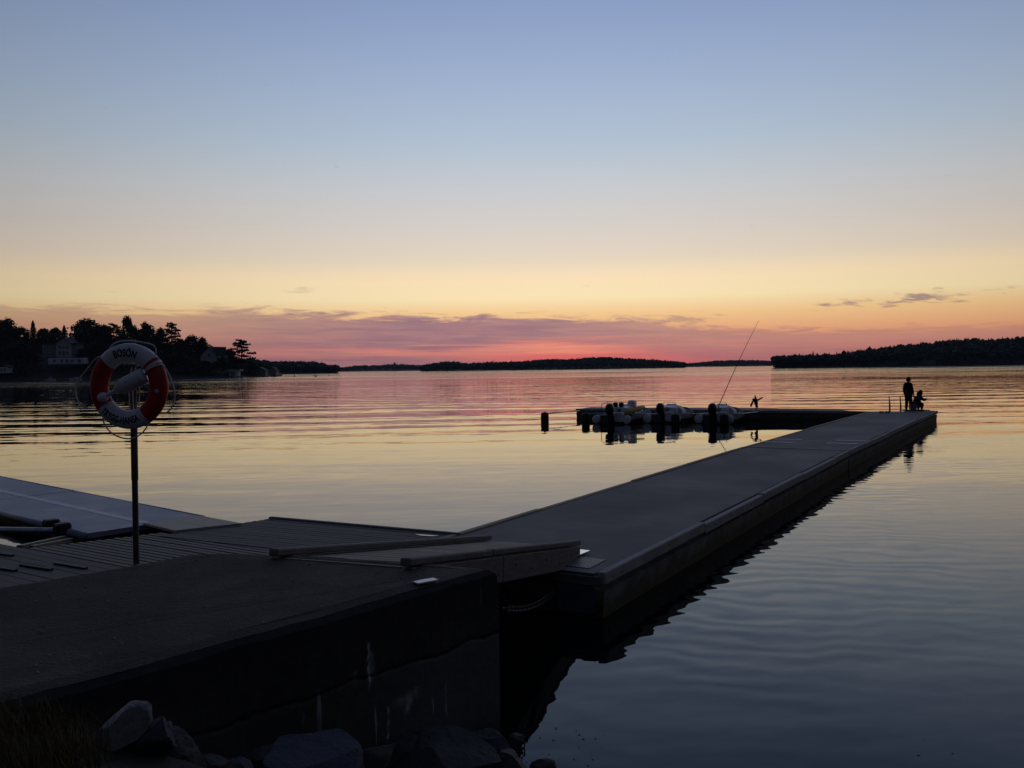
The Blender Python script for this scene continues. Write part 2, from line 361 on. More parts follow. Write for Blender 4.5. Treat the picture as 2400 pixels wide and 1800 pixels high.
for (px, y0, y1, wd, am) in ((858, 1495, 1630, .010, .9), (864, 1520, 1600, .03, .35), (905, 1650, 1770, .010, .85), (703, 1660, 1715, .008, .8), (1043, 1600, 1690, .008, .8), (935, 1625, 1665, .05, .45), (955, 1612, 1690, .03, .6), (972, 1605, 1640, .03, .7), (1176, 1525, 1560, .012, .6), (826, 1560, 1630, .012, .35), (985, 1600, 1625, .015, .5)):
    s_a, z_a = wall_s(px, y0); s_b, z_b = wall_s(px, y1); LIME.append(((s_a + s_b) / 2, z_a, z_b, wd, am))
QWALL = quay_wall_mat()
WOOD = surf('weathered_timber', (.17, .152, .142), .8, .4, 3.0, (1, 1, 6), bump=.006, bscale=30, fine=.35)
DECKWOOD = surf('grey_decking', (.22, .185, .155), .75, .35, 2.5, bump=.003, bscale=40, fine=.3)
DECKDARK = surf('old_decking', (.155, .128, .110), .8, .35, 2.5, bump=.003, bscale=40, fine=.3)
BLUEGREY = surf('rowing_dock_deck', (.26, .275, .37), .55, .15, 1.5, fine=.2)
PLYTAN = surf('pale_grip_board', (.42, .38, .30), .7, .2, 3, fine=.3)
PONTOP = surf('pontoon_deck_concrete', (.175, .155, .155), .8, .18, .7, bump=.002, bscale=80, fine=.35)
def deck_mat():
    mt, nt, b = newmat('pontoon_deck_concrete')
    tc = nt.new('ShaderNodeTexCoord').outputs['Object']; x, y, z = nt.sep(tc)
    n1 = nt.noise(tc, .55, 6, .6); n2 = nt.noise(tc, 60, 3, .6); n3 = nt.noise(nt.vec(nt.m('MULTIPLY', x, .6), nt.m('MULTIPLY', y, 2.4), 1.0), 1.4, 5, .65)
    c = nt.mix(nt.mr(n1, .3, .7), (.150, .132, .126), (.200, .178, .170))
    c = nt.mix(nt.mr(n3, .56, .74, 0, .55), c, (.09, .08, .078))
    c = nt.mix(.35, c, nt.mix(n2, (.05, .045, .045), (.34, .31, .30)))
    seam = nt.m('ABSOLUTE', nt.m('SUBTRACT', nt.m('FRACT', nt.m('DIVIDE', nt.m('ADD', y, nt.m('MULTIPLY', nt.m('SUBTRACT', n1, .5), .02)), 2.4)), .5))
    c = nt.mix(nt.mr(seam, .4955, .4985, 0, .55), c, (.03, .028, .028))
    nt.put(b.inputs['Base Color'], c); nt.put(b.inputs['Roughness'], nt.mr(n1, .3, .7, .68, .9)); b.inputs['Specular IOR Level'].default_value = .4
    bn = nt.new('ShaderNodeBump'); bn.inputs['Distance'].default_value = .004; nt.put(bn.inputs['Height'], n2); nt.put(b.inputs['Normal'], bn.outputs[0])
    return mt
PONTOP = deck_mat()
def algae_mat():
    mt, nt, b = newmat('pontoon_side_concrete')
    tc = nt.new('ShaderNodeTexCoord').outputs['Object']; x, y, z = nt.sep(tc)
    n = nt.noise(tc, 3.0, 6, .65); n2 = nt.noise(tc, 22, 4, .6)
    c = nt.mix(nt.mr(n, .35, .7), (.09, .09, .088), (.20, .195, .18))
    c = nt.mix(nt.mr(nt.m('ADD', z, nt.m('MULTIPLY', nt.m('SUBTRACT', n, .5), .25)), .10, .30, .9, 0), c, nt.mix(n2, (.016, .020, .008), (.085, .085, .025)))
    nt.put(b.inputs['Base Color'], c); b.inputs['Roughness'].default_value = .8
    bn = nt.new('ShaderNodeBump'); bn.inputs['Distance'].default_value = .015; nt.put(bn.inputs['Height'], n2); nt.put(b.inputs['Normal'], bn.outputs[0])
    return mt
PONSIDE = algae_mat()
DARKSTEEL = surf('dark_galvanised_steel', (.10, .10, .11), .5, .3, 12, metal=.6)
GALV = surf('galvanised_steel', (.45, .46, .48), .38, .2, 10, metal=.8)
ALU = surf('bright_aluminium', (.75, .76, .78), .22, .1, 10, metal=1.0)
BLACKRUB = surf('black_rubber', (.012, .012, .014), .6, .3, 10)
WHITEPAINT = surf('white_marking_paint', (.80, .80, .80), .7, .25, 6, fine=.3)
FADEDPAINT = surf('faded_marking_paint', (.52, .51, .50), .7, .35, 5, fine=.4)
# ------------------------------------------------------------------ ground under the viewer
def gz(x, y):
    s = .64 * x + .77 * y; t = .77 * x - .64 * y
    P = [(-40, 2.6), (-12, 1.8), (-5, 1.5), (0, 1.46), (1.2, 1.44), (1.8, 1.34), (2.3, 1.12), (3.2, .55), (4.45, .02), (5.2, -.35), (8, -1.6), (30, -4)]
    z = P[-1][1]
    for (a, za), (b2, zb) in zip(P, P[1:]):
        if a <= s <= b2:
            z = za + (zb - za) * (s - a) / (b2 - a); break
    if t < -4.9 : z = min(z, .95)
    if t > 3: z -= (t - 3) * .12
    return z
EARTH = surf('bank_earth', (.020, .019, .015), .95, .4, 4, bump=.03, bscale=14, fine=.4)
g = MB(); vg = {}
NX, NY = 80, 60
for i in range(NX + 1):
    for j in range(NY + 1):
        x = -9 + 16 * i / NX; y = -6 + 14 * j / NY
        vg[i, j] = g.bm.verts.new((x, y, gz(x, y) + rnd.uniform(-.03, .03)))
for i in range(NX):
    for j in range(NY): g.face([vg[i, j], vg[i + 1, j], vg[i + 1, j + 1], vg[i, j + 1]])
tag(g.build('ground', EARTH, smooth=True), kind='structure')
# ------------------------------------------------------------------ quay
QZ = 1.41
def q(px, py, z=QZ): v = U(px, py, z); return (v.x, v.y)
QP = [q(1168, 1330), q(989, 1312), q(678, 1295), q(522, 1292), q(443, 1294), q(326, 1318), q(221, 1335), q(0, 1371)]
d0 = Vector(QP[-1]) - Vector(QP[-2]); d0.normalize(); e = Vector(QP[-1]) + d0 * 2.4
FR = [q(0, 1652), q(300, 1573), q(557, 1500), q(755, 1448), q(969, 1385)]
fd = (Vector(FR[0]) - Vector(FR[2])).normalized(); e2 = Vector(FR[0]) + fd * 2.0
QP += [(e.x, e.y), (e2.x - 3.2, e2.y - .2), (e2.x, e2.y)] + FR
quay = empty('concrete_quay', (-1.5, 6.2, 0), 0, 'dark concrete quay with worn asphalt top and cracked, lime-stained side wall', 'quay')
cx = sum(p[0] for p in QP) / len(QP); cy_ = sum(p[1] for p in QP) / len(QP)
def inset(P, d):
    out = []; n = len(P)
    for i in range(n):
        a, b2, c = Vector(P[i - 1]), Vector(P[i]), Vector(P[(i + 1) % n])
        e1 = (b2 - a).normalized(); e2_ = (c - b2).normalized()
        n1 = Vector((-e1.y, e1.x)); n2 = Vector((-e2_.y, e2_.x))
        mm = (n1 + n2).normalized(); mm = mm / max(.5, mm.dot(n1))
        out.append((b2.x + mm.x * d, b2.y + mm.y * d))
    return out
def resample(P, step):
    out = []
    for i in range(len(P)):
        a = Vector(P[i]); b2 = Vector(P[(i + 1) % len(P)]); n = max(1, int((b2 - a).length / step))
        for k in range(n):
            p = a.lerp(b2, k / n); out.append((p.x, p.y))
    return out
area = sum(QP[i - 1][0] * QP[i][1] - QP[i][0] * QP[i - 1][1] for i in range(len(QP)))
if area < 0: QP = QP[::-1]
fine = resample(QP, .18)
fine = [(x + rnd.uniform(-.006, .006), y + rnd.uniform(-.006, .006)) for x, y in fine]
g = MB()
levels = [(-1.6, 0.0), (QZ - .16, 0.0), (QZ - .05, .012), (QZ - .012, .06)]
rings = []
for z, ins in levels:
    pts = inset(fine, ins) if ins else fine
    rings.append([g.bm.verts.new((x, y, z + (rnd.uniform(-.006, .006) if z > 1 else 0))) for x, y in pts])
for A, B in zip(rings, rings[1:]):
    for i in range(len(A)): g.face([A[i], A[(i + 1) % len(A)], B[(i + 1) % len(A)], B[i]])
g.build('wall', QWALL, quay, world=True, smooth=True, angle=R(40))
g = MB(); top = [g.bm.verts.new((x, y, QZ - .012)) for x, y in inset(fine, .058)]
top2 = [g.bm.verts.new((x, y, QZ + rnd.uniform(-.004, .004))) for x, y in inset(fine, .17)]
for i in range(len(top)): g.face([top[i], top[(i + 1) % len(top)], top2[(i + 1) % len(top)], top2[i]])
g.face(top2); g.build('asphalt_top', ASPHALT, quay, world=True)
# white plate lying on the quay edge
c = U(998, 1364.5, QZ); a = U(973, 1369, QZ); b2 = U(1022, 1360, QZ); dv = (b2 - a); ang = math.atan2(dv.y, dv.x)
g = MB(); g.box((0, 0, .009), (dv.length, .085, .012), None, .004)
mp_ = g.build('marker_plate', surf('white_enamel', (.75, .76, .78), .3, .08, 8)); mp_.location = (c.x, c.y, QZ); mp_.rotation_euler = (0, 0, ang)
tag(mp_, 'small white rectangular plate lying flat on the quay asphalt near its edge', 'plate')
# small stones strewn on the asphalt
STONE = surf('pale_grit', (.30, .29, .28), .8, .4, 9)
g = MB()
def inside(p, P):
    r = False
    for i in range(len(P)):
        (x1, y1), (x2, y2) = P[i - 1], P[i]
        if (y1 > p[1]) != (y2 > p[1]) and p[0] < (x2 - x1) * (p[1] - y1) / (y2 - y1) + x1: r = not r
    return r
inn = inset(fine, .2)
cnt = 0
while cnt < 260:
    p = (rnd.uniform(-5.5, 0), rnd.uniform(2.5, 8))
    if not inside(p, inn): continue
    s = rnd.choice((.004, .006, .008, .011)); M = Euler((rnd.random(), rnd.random(), rnd.random() * 6)).to_matrix()
    g.box((p[0], p[1], QZ + s * .25), (s * rnd.uniform(1, 2), s * rnd.uniform(.8, 1.4), s), M, s * .25); cnt += 1
tag(g.build('gravel', STONE), 'pale grit scattered over the quay asphalt', kind='stuff')
# ------------------------------------------------------------------ rocks at the foot of the wall
def rock_mat(name, c, v=.35): return surf(name, c, .85, v, 5, bump=.02, bscale=12, fine=.45)
RK = {'pale': rock_mat('pale_granite', (.20, .19, .195)), 'blue': rock_mat('blue_grey_rock', (.058, .062, .078)), 'brown': rock_mat('brown_rock', (.065, .06, .052)), 'dark': rock_mat('dark_rock', (.045, .045, .05)), 'grey': rock_mat('grey_rock', (.10, .10, .11))}
from mathutils import noise as mnoise
def rock(px, py, D, size, rot, kind, label, seed, cuts=15, top=.62):
    rr = random.Random(seed); bm = bmesh.new(); bmesh.ops.create_icosphere(bm, subdivisions=4, radius=1.0)
    planes = []
    for k in range(cuts):
        n = Vector((rr.uniform(-1, 1), rr.uniform(-1, 1), rr.uniform(-1, 1))).normalized(); planes.append((n, rr.uniform(.46, .72)))
    planes.append((Vector((0, 0, 1)), top))
    for v in bm.verts:
        for _ in range(2):
            for n, d in planes:
                t = v.co.dot(n) - d
                if t > 0: v.co -= n * t * .93
        q3 = v.co * 2.2 + Vector((seed * 3.1, 0, 0)); v.co += v.co.normalized() * (mnoise.noise(q3) * .07 + mnoise.noise(q3 * 3.5) * .035 + mnoise.noise(q3 * 9) * .018)
        v.co = Vector((v.co.x * size[0], v.co.y * size[1], v.co.z * size[2])) / .68
    me = bpy.data.meshes.new('rock'); bm.to_mesh(me); bm.free(); me.materials.append(RK[kind])
    me.polygons.foreach_set('use_smooth', [True] * len(me.polygons))
    try: me.set_sharp_from_angle(angle=R(16))
    except Exception: pass
    o = bpy.data.objects.new('rock', me); COL.objects.link(o); o.location = UD(px, py, D); o.rotation_euler = rot
    tag(o, label, 'rock', 'rocks piled below the quay wall')
rock(270, 1720, 4.2, (.135, .075, .075), (0, R(-38), R(8)), 'pale', 'pale speckled rock, lightest of the pile, leaning beside the grass', 1, 7)
rock(338, 1744, 4.3, (.19, .10, .08), (R(10), R(-36), R(4)), 'blue', 'dark blue-grey slab leaning against the pale rock', 2, 8)
rock(425, 1778, 4.4, (.14, .11, .085), (R(10), R(22), R(-10)), 'brown', 'brown angular rock below the leaning blue-grey slab', 3)
rock(500, 1800, 4.5, (.10, .09, .06), (0, R(10), R(30)), 'brown', 'low brown rock half hidden between two bigger rocks', 4)
rock(560, 1806, 4.6, (.07, .06, .05), (R(20), R(15), 0), 'blue', 'small bluish rock tip at the very bottom of the pile', 5)
rock(705, 1778, 5.0, (.24, .2, .14), (R(4), R(4), R(-8)), 'blue', 'broad flat-topped blue-grey block beneath the lime-streaked wall', 16, 7, .36)
rock(806, 1806, 5.1, (.10, .09, .08), (R(15), R(30), 0), 'grey', 'pointed grey stone beside the broad flat-topped block', 7)
rock(868, 1785, 5.4, (.14, .10, .09), (R(5), R(-14), R(10)), 'brown', 'wedge-shaped brown stone at the foot of a white streak', 8)
rock(1010, 1800, 5.9, (.34, .25, .17), (R(3), R(-5), R(5)), 'dark', 'large dark boulder, biggest of the pile, under the quay corner', 9)
rock(1130, 1765, 6.25, (.26, .20, .15), (R(5), R(10), R(-10)), 'dark', 'dark rounded boulder between the biggest boulder and the water', 10)
rock(1185, 1795, 6.15, (.14, .13, .12), (0, R(16), R(20)), 'grey', 'grey stone at the waterline behind the quay corner', 11)
rock(1265, 1798, 6.5, (.09, .08, .06), (0, 0, R(20)), 'brown', 'small rounded brown stone standing alone in the water', 12)
rock(1211, 1728, 6.95, (.055, .05, .03), (0, R(8), R(20)), 'grey', 'tiny tan stone in the water against the quay corner', 13)
rock(620, 1795, 5.0, (.16, .14, .10), (R(8), R(-25), 0), 'dark', 'dark rock squeezed left of the broad flat-topped block', 14)
rock(945, 1760, 6.0, (.16, .13, .10), (R(8), R(-12), R(30)), 'dark', 'dark rock wedged between the wall and the biggest boulder', 15)
# ------------------------------------------------------------------ grass on the bank
GRASSM = surf('dry_bank_grass', (.11, .085, .035), .8, .5, 3, spec=.2)
g = MB()
for i in range(2600):
    px = rnd.uniform(-120, 262) ; D = rnd.uniform(3.1, 4.35)
    p = UD(px, 1700, D); z0 = gz(p.x, p.y)
    if px > 150 and rnd.random() < (px - 150) / 140: continue
    h = rnd.uniform(.06, .20) * (1.25 if rnd.random() < .1 else 1); an = rnd.uniform(0, 6.28); le = rnd.uniform(.05, .5) * h
    dx, dy = math.cos(an), math.sin(an); w2 = rnd.uniform(.0015, .0032)
    A = Vector((p.x, p.y, z0 - .02)); B = A + Vector((dx * le * .4, dy * le * .4, h * .6)); C = A + Vector((dx * le * 1.3, dy * le * 1.3, h))
    sd_ = Vector((-dy, dx, 0)) * w2
    a1_, a2_, b1_, b2_, c1_ = [g.bm.verts.new(v) for v in (A - sd_, A + sd_, B - sd_ * .8, B + sd_ * .8, C)]
    g.face([a1_, a2_, b2_, b1_]); g.face([b1_, b2_, c1_])
tag(g.build('grass', GRASSM, world='keep'), kind='stuff')
# floating bits near the shore
g = MB(); LEAF = surf('floating_leaf', (.10, .10, .09), .6, .3, 9)
for i in range(26):
    px, py = (rnd.uniform(1225, 1420), rnd.uniform(1700, 1795)) if i < 22 else (rnd.uniform(2100, 2250), rnd.uniform(1570, 1780))
    p = U(px, py, .004); s = rnd.uniform(.004, .015); an = rnd.uniform(0, 3.1)
    g.poly([(p.x + s * math.cos(an + t), p.y + s * k_ * math.sin(an + t) * 1.0, .004 + .0006 * (i % 3)) for t, k_ in ((0, 1), (1.2, .6), (2.4, .5), (3.3, 1), (4.6, .5))])
tag(g.build('debris', LEAF), 'bits of leaf and twig floating on the still water', kind='stuff')
# ------------------------------------------------------------------ wooden gangway
GS, GE = Vector((-1.47, 7.46, 1.42)), Vector((.23, 11.95, .665))
gd = (GE - GS); GL = gd.length
gang = empty('wooden_gangway', GS, 0, 'weathered wooden gangway with two curb beams sloping from quay to pontoon', 'gangway')
yl = gd.normalized(); xl = yl.cross(Vector((0, 0, 1))).normalized(); zl = xl.cross(yl)
gM = Matrix((xl, yl, zl)).transposed().to_4x4()
gang.matrix_world = Matrix.Translation(GS) @ gM
gang.rotation_euler = gM.to_euler()
g = MB(); n = 38
for i in range(n):
    y0 = GL * i / n; g.box((0, y0 + GL / n / 2, -.018 + rnd.uniform(-.002, .002)), (1.14, GL / n - .008, .034), None, .003)
g.build('deck', DECKWOOD, gang)
for sx in (-1, 1):
    g = MB(); x = .64 * sx
    segs = ((-.06, GL * .36), (GL * .36 + .012, GL + .05)) if sx > 0 else ((-.06, GL + .04),)
    for k_, (a, b2) in enumerate(segs): g.box((x, (a + b2) / 2, .045 + .003 * k_), (.10, b2 - a, .065), None, .012)
    cb = g.build('curb_beam', WOOD, gang)
    g = MB()
    for a, b2 in ((-.02, GL * .42), (GL * .42 + .014, GL + .01)): g.box((.652 * sx, (a + b2) / 2, -.135), (.08, b2 - a, .27), None, .01)
    g.build('side_beam', WOOD, gang)
    for k_ in range(9):
        yk = GL * (.08 + .105 * k_); g = MB()
        g.lathe([(.016, 0), (.016, .006), (.006, .008)], 10, Matrix.Translation((.692 * sx + (-.008 if sx < 0 else 0), yk, -.10 - .07 * (k_ % 2))) @ Matrix.Rotation(R(90 * sx), 4, 'Y'))
        g.build('bolt', DARKSTEEL, gang)
g = MB(); g.box((0, GL + .006, -.14), (1.16, .06, .2), None, .005); g.build('end_beam', WOOD, gang)
fl = [U(1345, 1286, .575), U(1383, 1290.5, .575), U(1352, 1303, .575), U(1312, 1297, .575)]
g = MB(); g.prism([(p.x, p.y) for p in fl], .565, .578); g.build('flap_plate', ALU, gang, world=True)
# tread plate on the pontoon
mt, nt, b = newmat('chequer_plate')
tc = nt.new('ShaderNodeTexCoord').outputs['Object']; mpn = nt.new('ShaderNodeMapping'); nt.put(mpn.inputs[0], tc); mpn.inputs['Rotation'].default_value = (0, 0, R(38)); mpn.inputs['Scale'].default_value = (7, 7, 7)
ck = nt.new('ShaderNodeTexBrick'); nt.put(ck.inputs['Vector'], mpn.outputs[0]); ck.inputs['Mortar Size'].default_value = .09; ck.inputs['Scale'].default_value = 1.0
bn = nt.new('ShaderNodeBump'); bn.inputs['Distance'].default_value = .012; nt.put(bn.inputs['Height'], ck.outputs['Fac']); nt.put(b.inputs['Normal'], bn.outputs[0])
b.inputs['Metallic'].default_value = 0.0; b.inputs['Specular IOR Level'].default_value = .3; nt.put(b.inputs['Base Color'], nt.mix(ck.outputs['Fac'], (.40, .41, .44), (.07, .075, .085))); b.inputs['Roughness'].default_value = .5
tq = [U(1352, 1304, .545), U(1420, 1312, .545), U(1382, 1332, .545), U(1312, 1325, .545)]
g = MB(); g.prism([(p.x, p.y) for p in tq], .536, .549)
tag(g.build('tread_plate', mt), 'chequered aluminium tread plate on the pontoon under the gangway foot', 'tread plate')
# ------------------------------------------------------------------ pontoons
PZ = .54
TIMBER = surf('fender_timber', (.34, .33, .315), .8, .35, 1.6, (1, 1, 4), bump=.005, bscale=25, fine=.35)
TIMBERTAN = surf('tan_edge_timber', (.40, .32, .22), .75, .3, 2, (1, 1, 4), fine=.3)
SEAM = surf('deck_seam', (.05, .05, .055), .9, .2, 5)
def pontoon(name, origin, head, L, W, z, label, fenders=True, right=True, left=True, endface=True, cutl=0.0, rlen=None):
    # local frame: x across (0 = right edge, -W = left edge), y along
    o = empty(name, (origin.x, origin.y, 0), head, label, 'pontoon')
    g = MB()
    # body with a slight inward slope to the water
    for y0, y1, z0, z1, ins0, ins1 in ((0.0, L, -.5, z - .21, .10, .03),):
        P0 = [(-W + ins0, y0 + .05), (-ins0, y0 + .05), (-ins0, y1 - .05), (-W + ins0, y1 - .05 - cutl)]; P1 = [(-W + ins1, y0 + .02), (-ins1, y0 + .02), (-ins1, y1 - .02), (-W + ins1, y1 - .02 - cutl)]
        lo = [g.bm.verts.new((p[0], p[1], z0)) for p in P0]; hi = [g.bm.verts.new((p[0], p[1], z1)) for p in P1]
        for i in range(4): g.face([lo[i], lo[(i + 1) % 4], hi[(i + 1) % 4], hi[i]])
        g.face(hi); g.face(lo[::-1])
    g.build('body', PONSIDE, o)
    g = MB(); g.prism([(-W + .15, 0), (-.15, 0), (-.15, L), (-W + .15, L - cutl)], z - .21, z); g.build('deck', PONTOP, o)
    for side in ((1,) if right else ()) + ((-1,) if left else ()):
        y = -.02; x = -.055 if side > 0 else -W + .055
        Le = (rlen if (side > 0 and rlen) else L) - (cutl if side < 0 else 0)
        while y < Le - .05:
            l = min(rnd.uniform(3.6, 4.4), Le + .02 - y)
            if Le - (y + l) < .8: l = Le + .02 - y
            g = MB(); dz = rnd.uniform(-.02, .018); zt = z + .012 + dz
            g.box((x, y + l / 2, zt - .075), (.11, l - .025, .15), None, .012)
            g.mi = 1
            yy = y + .25
            while yy < y + l - .1:
                sxx = x + side * .0535
                g.lathe([(.017, -.002), (.017, .004)], 10, Matrix.Translation((sxx, yy, zt - .075 + rnd.uniform(-.02, .02))) @ Matrix.Rotation(R(90 * side), 4, 'Y'))
                yy += rnd.choice((.28, .75, .95))
            t = g.build('timber_fender', [TIMBER if side > 0 else TIMBERTAN, BLACKRUB], o)
            y += l
    if endface:
        for xx in (-W * .35, -W * .48):
            g = MB(); g.box((xx, .018, z - .37), (.16, .06, .18), None, .01); g.build('end_lug', DARKSTEEL, o)
        g = MB(); g.box((-.40, -.002, z - .33), (.52, .05, .34), None, .01); g.build('end_plate', surf('blue_grey_end_plate', (.07, .085, .13), .6, .2, 6), o)
        g = MB(); g.box((-W / 2, -.006, z - .09), (W - .1, .05, .12), None, .01); g.build('end_timber', WOOD, o)
    return o
R0 = U(1419, 1347.5, PZ); R1 = U(1993, 1056, PZ); R2 = U(2198, 962.5, PZ)
W = 3.1
def heading(a, b2): d = b2 - a; return math.atan2(-d.x, d.y)
h1 = heading(R0, R1); L1 = (Vector((R1.x, R1.y)) - Vector((R0.x, R0.y))).length
h2 = heading(R1, R2); L2 = (Vector((R2.x, R2.y)) - Vector((R1.x, R1.y))).length
p1 = pontoon('floating_pontoon', R0, h1, L1 - .09, W, PZ, 'long grey concrete pontoon section with timber fenders, next to the gangway')
p2 = pontoon('floating_pontoon', R1, h2, L2, W, PZ, 'far grey concrete pontoon section on which two people fish', endface=False, cutl=2.5)
# cross pontoon
CL = Vector((3.85, 53.7, 0)); CR = Vector((21.2, 45.05, 0)); dcr = (CR - CL); hc = math.atan2(-dcr.x, dcr.y)
# local y runs from left to right end, x=0 is the far (back) edge ... build with right edge = front edge
p3 = pontoon('floating_pontoon', CL, hc, dcr.length, 2.6, .52, 'dark cross pontoon behind the moored boats, bird on its deck', endface=False, rlen=15.7)
for i, (px, py, l, ph) in enumerate(((1806, 1036.5, .95, 0), (1829, 1030, .95, 0), (1956, 1039.5, 1.0, 0), (1976, 1033, 1.0, 0))):
    c = U(px + 18, py, PZ); Mi = pmat(p1 if False else p2).inverted() @ c
    g = MB(); g.box((Mi.x, Mi.y, PZ + .004), (.92, .30, .006)); g.build('painted_bar', FADEDPAINT, p2)
# wet patch on the cross pontoon by the ladder
pa = [U(1975, 961.6, .525), U(2110, 961.4, .525), U(2120, 964.2, .525), U(2040, 964.6, .525), U(1990, 963, .525)]
g = MB(); g.poly([(p.x, p.y, .528) for p in pa])
mt, nt, b = newmat('puddle_water'); b.inputs['Base Color'].default_value = (.02, .02, .025, 1); b.inputs['Roughness'].default_value = .03; b.inputs['IOR'].default_value = 1.33
PUD = mt
tag(g.build('puddle', PUD), 'shallow puddle on the cross pontoon deck by the swim ladder', 'puddle', kind='structure')
# ------------------------------------------------------------------ chain from quay to pontoon
chain_pts = [U(1180, 1421, .72), U(1235, 1408, .66), U(1275, 1385, .60), U(1312, 1369, .50)]
a = UD(1186, 1428, 7.9); b2 = UD(1313, 1369, 11.22)
g = MB(); n = 30; prev = None; n = 44
for i in range(n):
    t = (i + .5) / n; p = a.lerp(b2, t); p.z -= .10 * 4 * t * (1 - t)
    tn = (b2 - a).normalized(); M = tn.to_track_quat('X', 'Z').to_matrix().to_4x4() @ Matrix.Rotation(R(90 * (i % 2) + 20), 4, 'X')
    ln = (b2 - a).length / n * 1.0
    g.tube([Matrix.Translation(p) @ M @ Vector((ln * .72 * math.cos(k * math.pi / 6), ln * .42 * math.sin(k * math.pi / 6), 0)) for k in range(12)], .006, 6, closed=True)
tag(g.build('mooring_chain', surf('rusty_chain', (.04, .034, .032), .7, .4, 20), smooth=True), 'rusty mooring chain hanging between the quay corner and the pontoon end', 'chain')
# ------------------------------------------------------------------ timber landing, slatted deck, plank platform
def plane_local(name, corner, yaxis_pt, label, cat):
    d = yaxis_pt - corner; return empty(name, (corner.x, corner.y, 0), math.atan2(d.y, d.x), label, cat)
LZ = .55
b0 = U(630, 1215.5, LZ); b1 = U(1075, 1254.5, LZ)                       # back edge of the landing
land = plane_local('timber_landing', b0, b1, 'grey plank landing between the slatted deck and the long pontoon', 'landing')
LB = (b1 - b0).length
fl_ = pmat(land).inverted() @ U(410, 1247, LZ); fr = pmat(land).inverted() @ U(627, 1284, LZ)
depth = -min(fl_.y, fr.y)
g = MB(); n = int(depth / .125)
xs0 = fl_.x
for i in range(n):
    y = -.06 - i * depth / n; g.box(((LB + .25 + xs0 * (i / n)) / 2, y, LZ - .02 + rnd.uniform(-.002, .002)), (LB + .25 - xs0 * (i / n), depth / n - .012, .04), None, .003)
g.build('planks', DECKDARK, land)
g = MB(); g.box(((LB) / 2, .03, LZ - .05), (LB, .08, .16), None, .01); g.build('edge_beam', WOOD, land)
g = MB()
for k_ in range(3): g.box((LB * (.1 + .4 * k_), -depth / 2, .1), (.7, depth * .8, .66), None, .03)
g.build('floats', BLACKRUB, land)
pq = [U(972, 1252.6, LZ), U(1030, 1256.6, LZ), U(1012, 1257.9, LZ), U(985, 1256.2, LZ)]
g = MB(); g.poly([(p.x, p.y, LZ + .009) for p in pq]); tag(g.build('puddle', PUD), 'bright sky-reflecting puddle on the plank landing', 'puddle', kind='structure')
s0 = U(32, 1287, LZ); s1 = U(380, 1246.5, LZ); dirr = (U(626, 1283, LZ) - s1); dirr.z = 0; LD = dirr.length; dirr.normalize()
slat = empty('slatted_deck', (s1.x, s1.y, 0), math.atan2(dirr.y, dirr.x), 'wooden deck of narrow slats with dark gaps behind the quay', 'deck')
si = pmat(slat).inverted(); n = 0
A = si @ s0
Wd = -A.y
g = MB(); pitch = .118; yy = -.06; k_ = 0
while yy > -Wd - .05:
    xs = A.x * (yy / A.y)
    g.box(((xs + LD + 2.2) / 2, yy, LZ - .03 + rnd.uniform(-.003, .003)), (LD + 2.2 - xs, .088, .04), None, .006); yy -= pitch
g.build('slats', DECKWOOD, slat)
g = MB(); yc = -Wd / 2
for xx in (.6, 2.0, 3.4): g.box((xx + A.x * .4, yc, LZ - .13), (.1, Wd, .15))
g.build('joists', DECKDARK, slat)
# plank platform to the left with four battens
e0 = U(-60, 1278, LZ); e1 = U(36, 1290, LZ)
plat = empty('plank_platform', (s0.x, s0.y, 0), math.atan2(dirr.y, dirr.x), 'smooth plank platform carrying dark battens, left of the slatted deck', 'platform')
g = MB()
for i in range(26): g.box((.6, -.09 - i * .165, LZ + .02 + rnd.uniform(-.003, .003)), (6.8, .158, .045), None, .004)
g.build('planks', DECKDARK, plat)
pi_ = pmat(plat).inverted()
for (x0, y0, x1, y1) in ((2, 1299, 30, 1303), (-6, 1332, 37, 1338), (49, 1325, 121, 1336), (130, 1321, 202, 1333)):
    a = pi_ @ U(x0, y0, LZ + .05); b2 = pi_ @ U(x1, y1, LZ + .05)
    g = MB(); g.bar((a.x, a.y, LZ + .055), (b2.x, b2.y, LZ + .055), .06, .028, bev=.005); g.build('batten', BLACKRUB, plat)
# bridging plates
DZ = .27
for (P, lab) in (([(335, 1228, DZ + .02), (402, 1219.5, DZ + .02), (488, 1237.5, LZ + .012), (410, 1246, LZ + .012)], 'tan grip board bridging dock and landing, nearer the lifebuoy post'),
            ([(403, 1219.4, DZ + .02), (470, 1211, DZ + .02), (566, 1229, LZ + .012), (489, 1237.4, LZ + .012)], 'tan grip board bridging dock and landing, nearer the open water')):
    pts = [U(*p) for p in P]; g = MB()
    up = [g.bm.verts.new(p + Vector((0, 0, .02))) for p in pts]; dn = [g.bm.verts.new(p + Vector((0, 0, -.02))) for p in pts]
    g.face(up); g.face(dn[::-1])
    for i in range(4): g.face([dn[i], dn[(i + 1) % 4], up[(i + 1) % 4], up[i]])
    tag(g.build('bridging_board', PLYTAN), lab, 'boarding plate', 'tan grip boards between dock and landing')
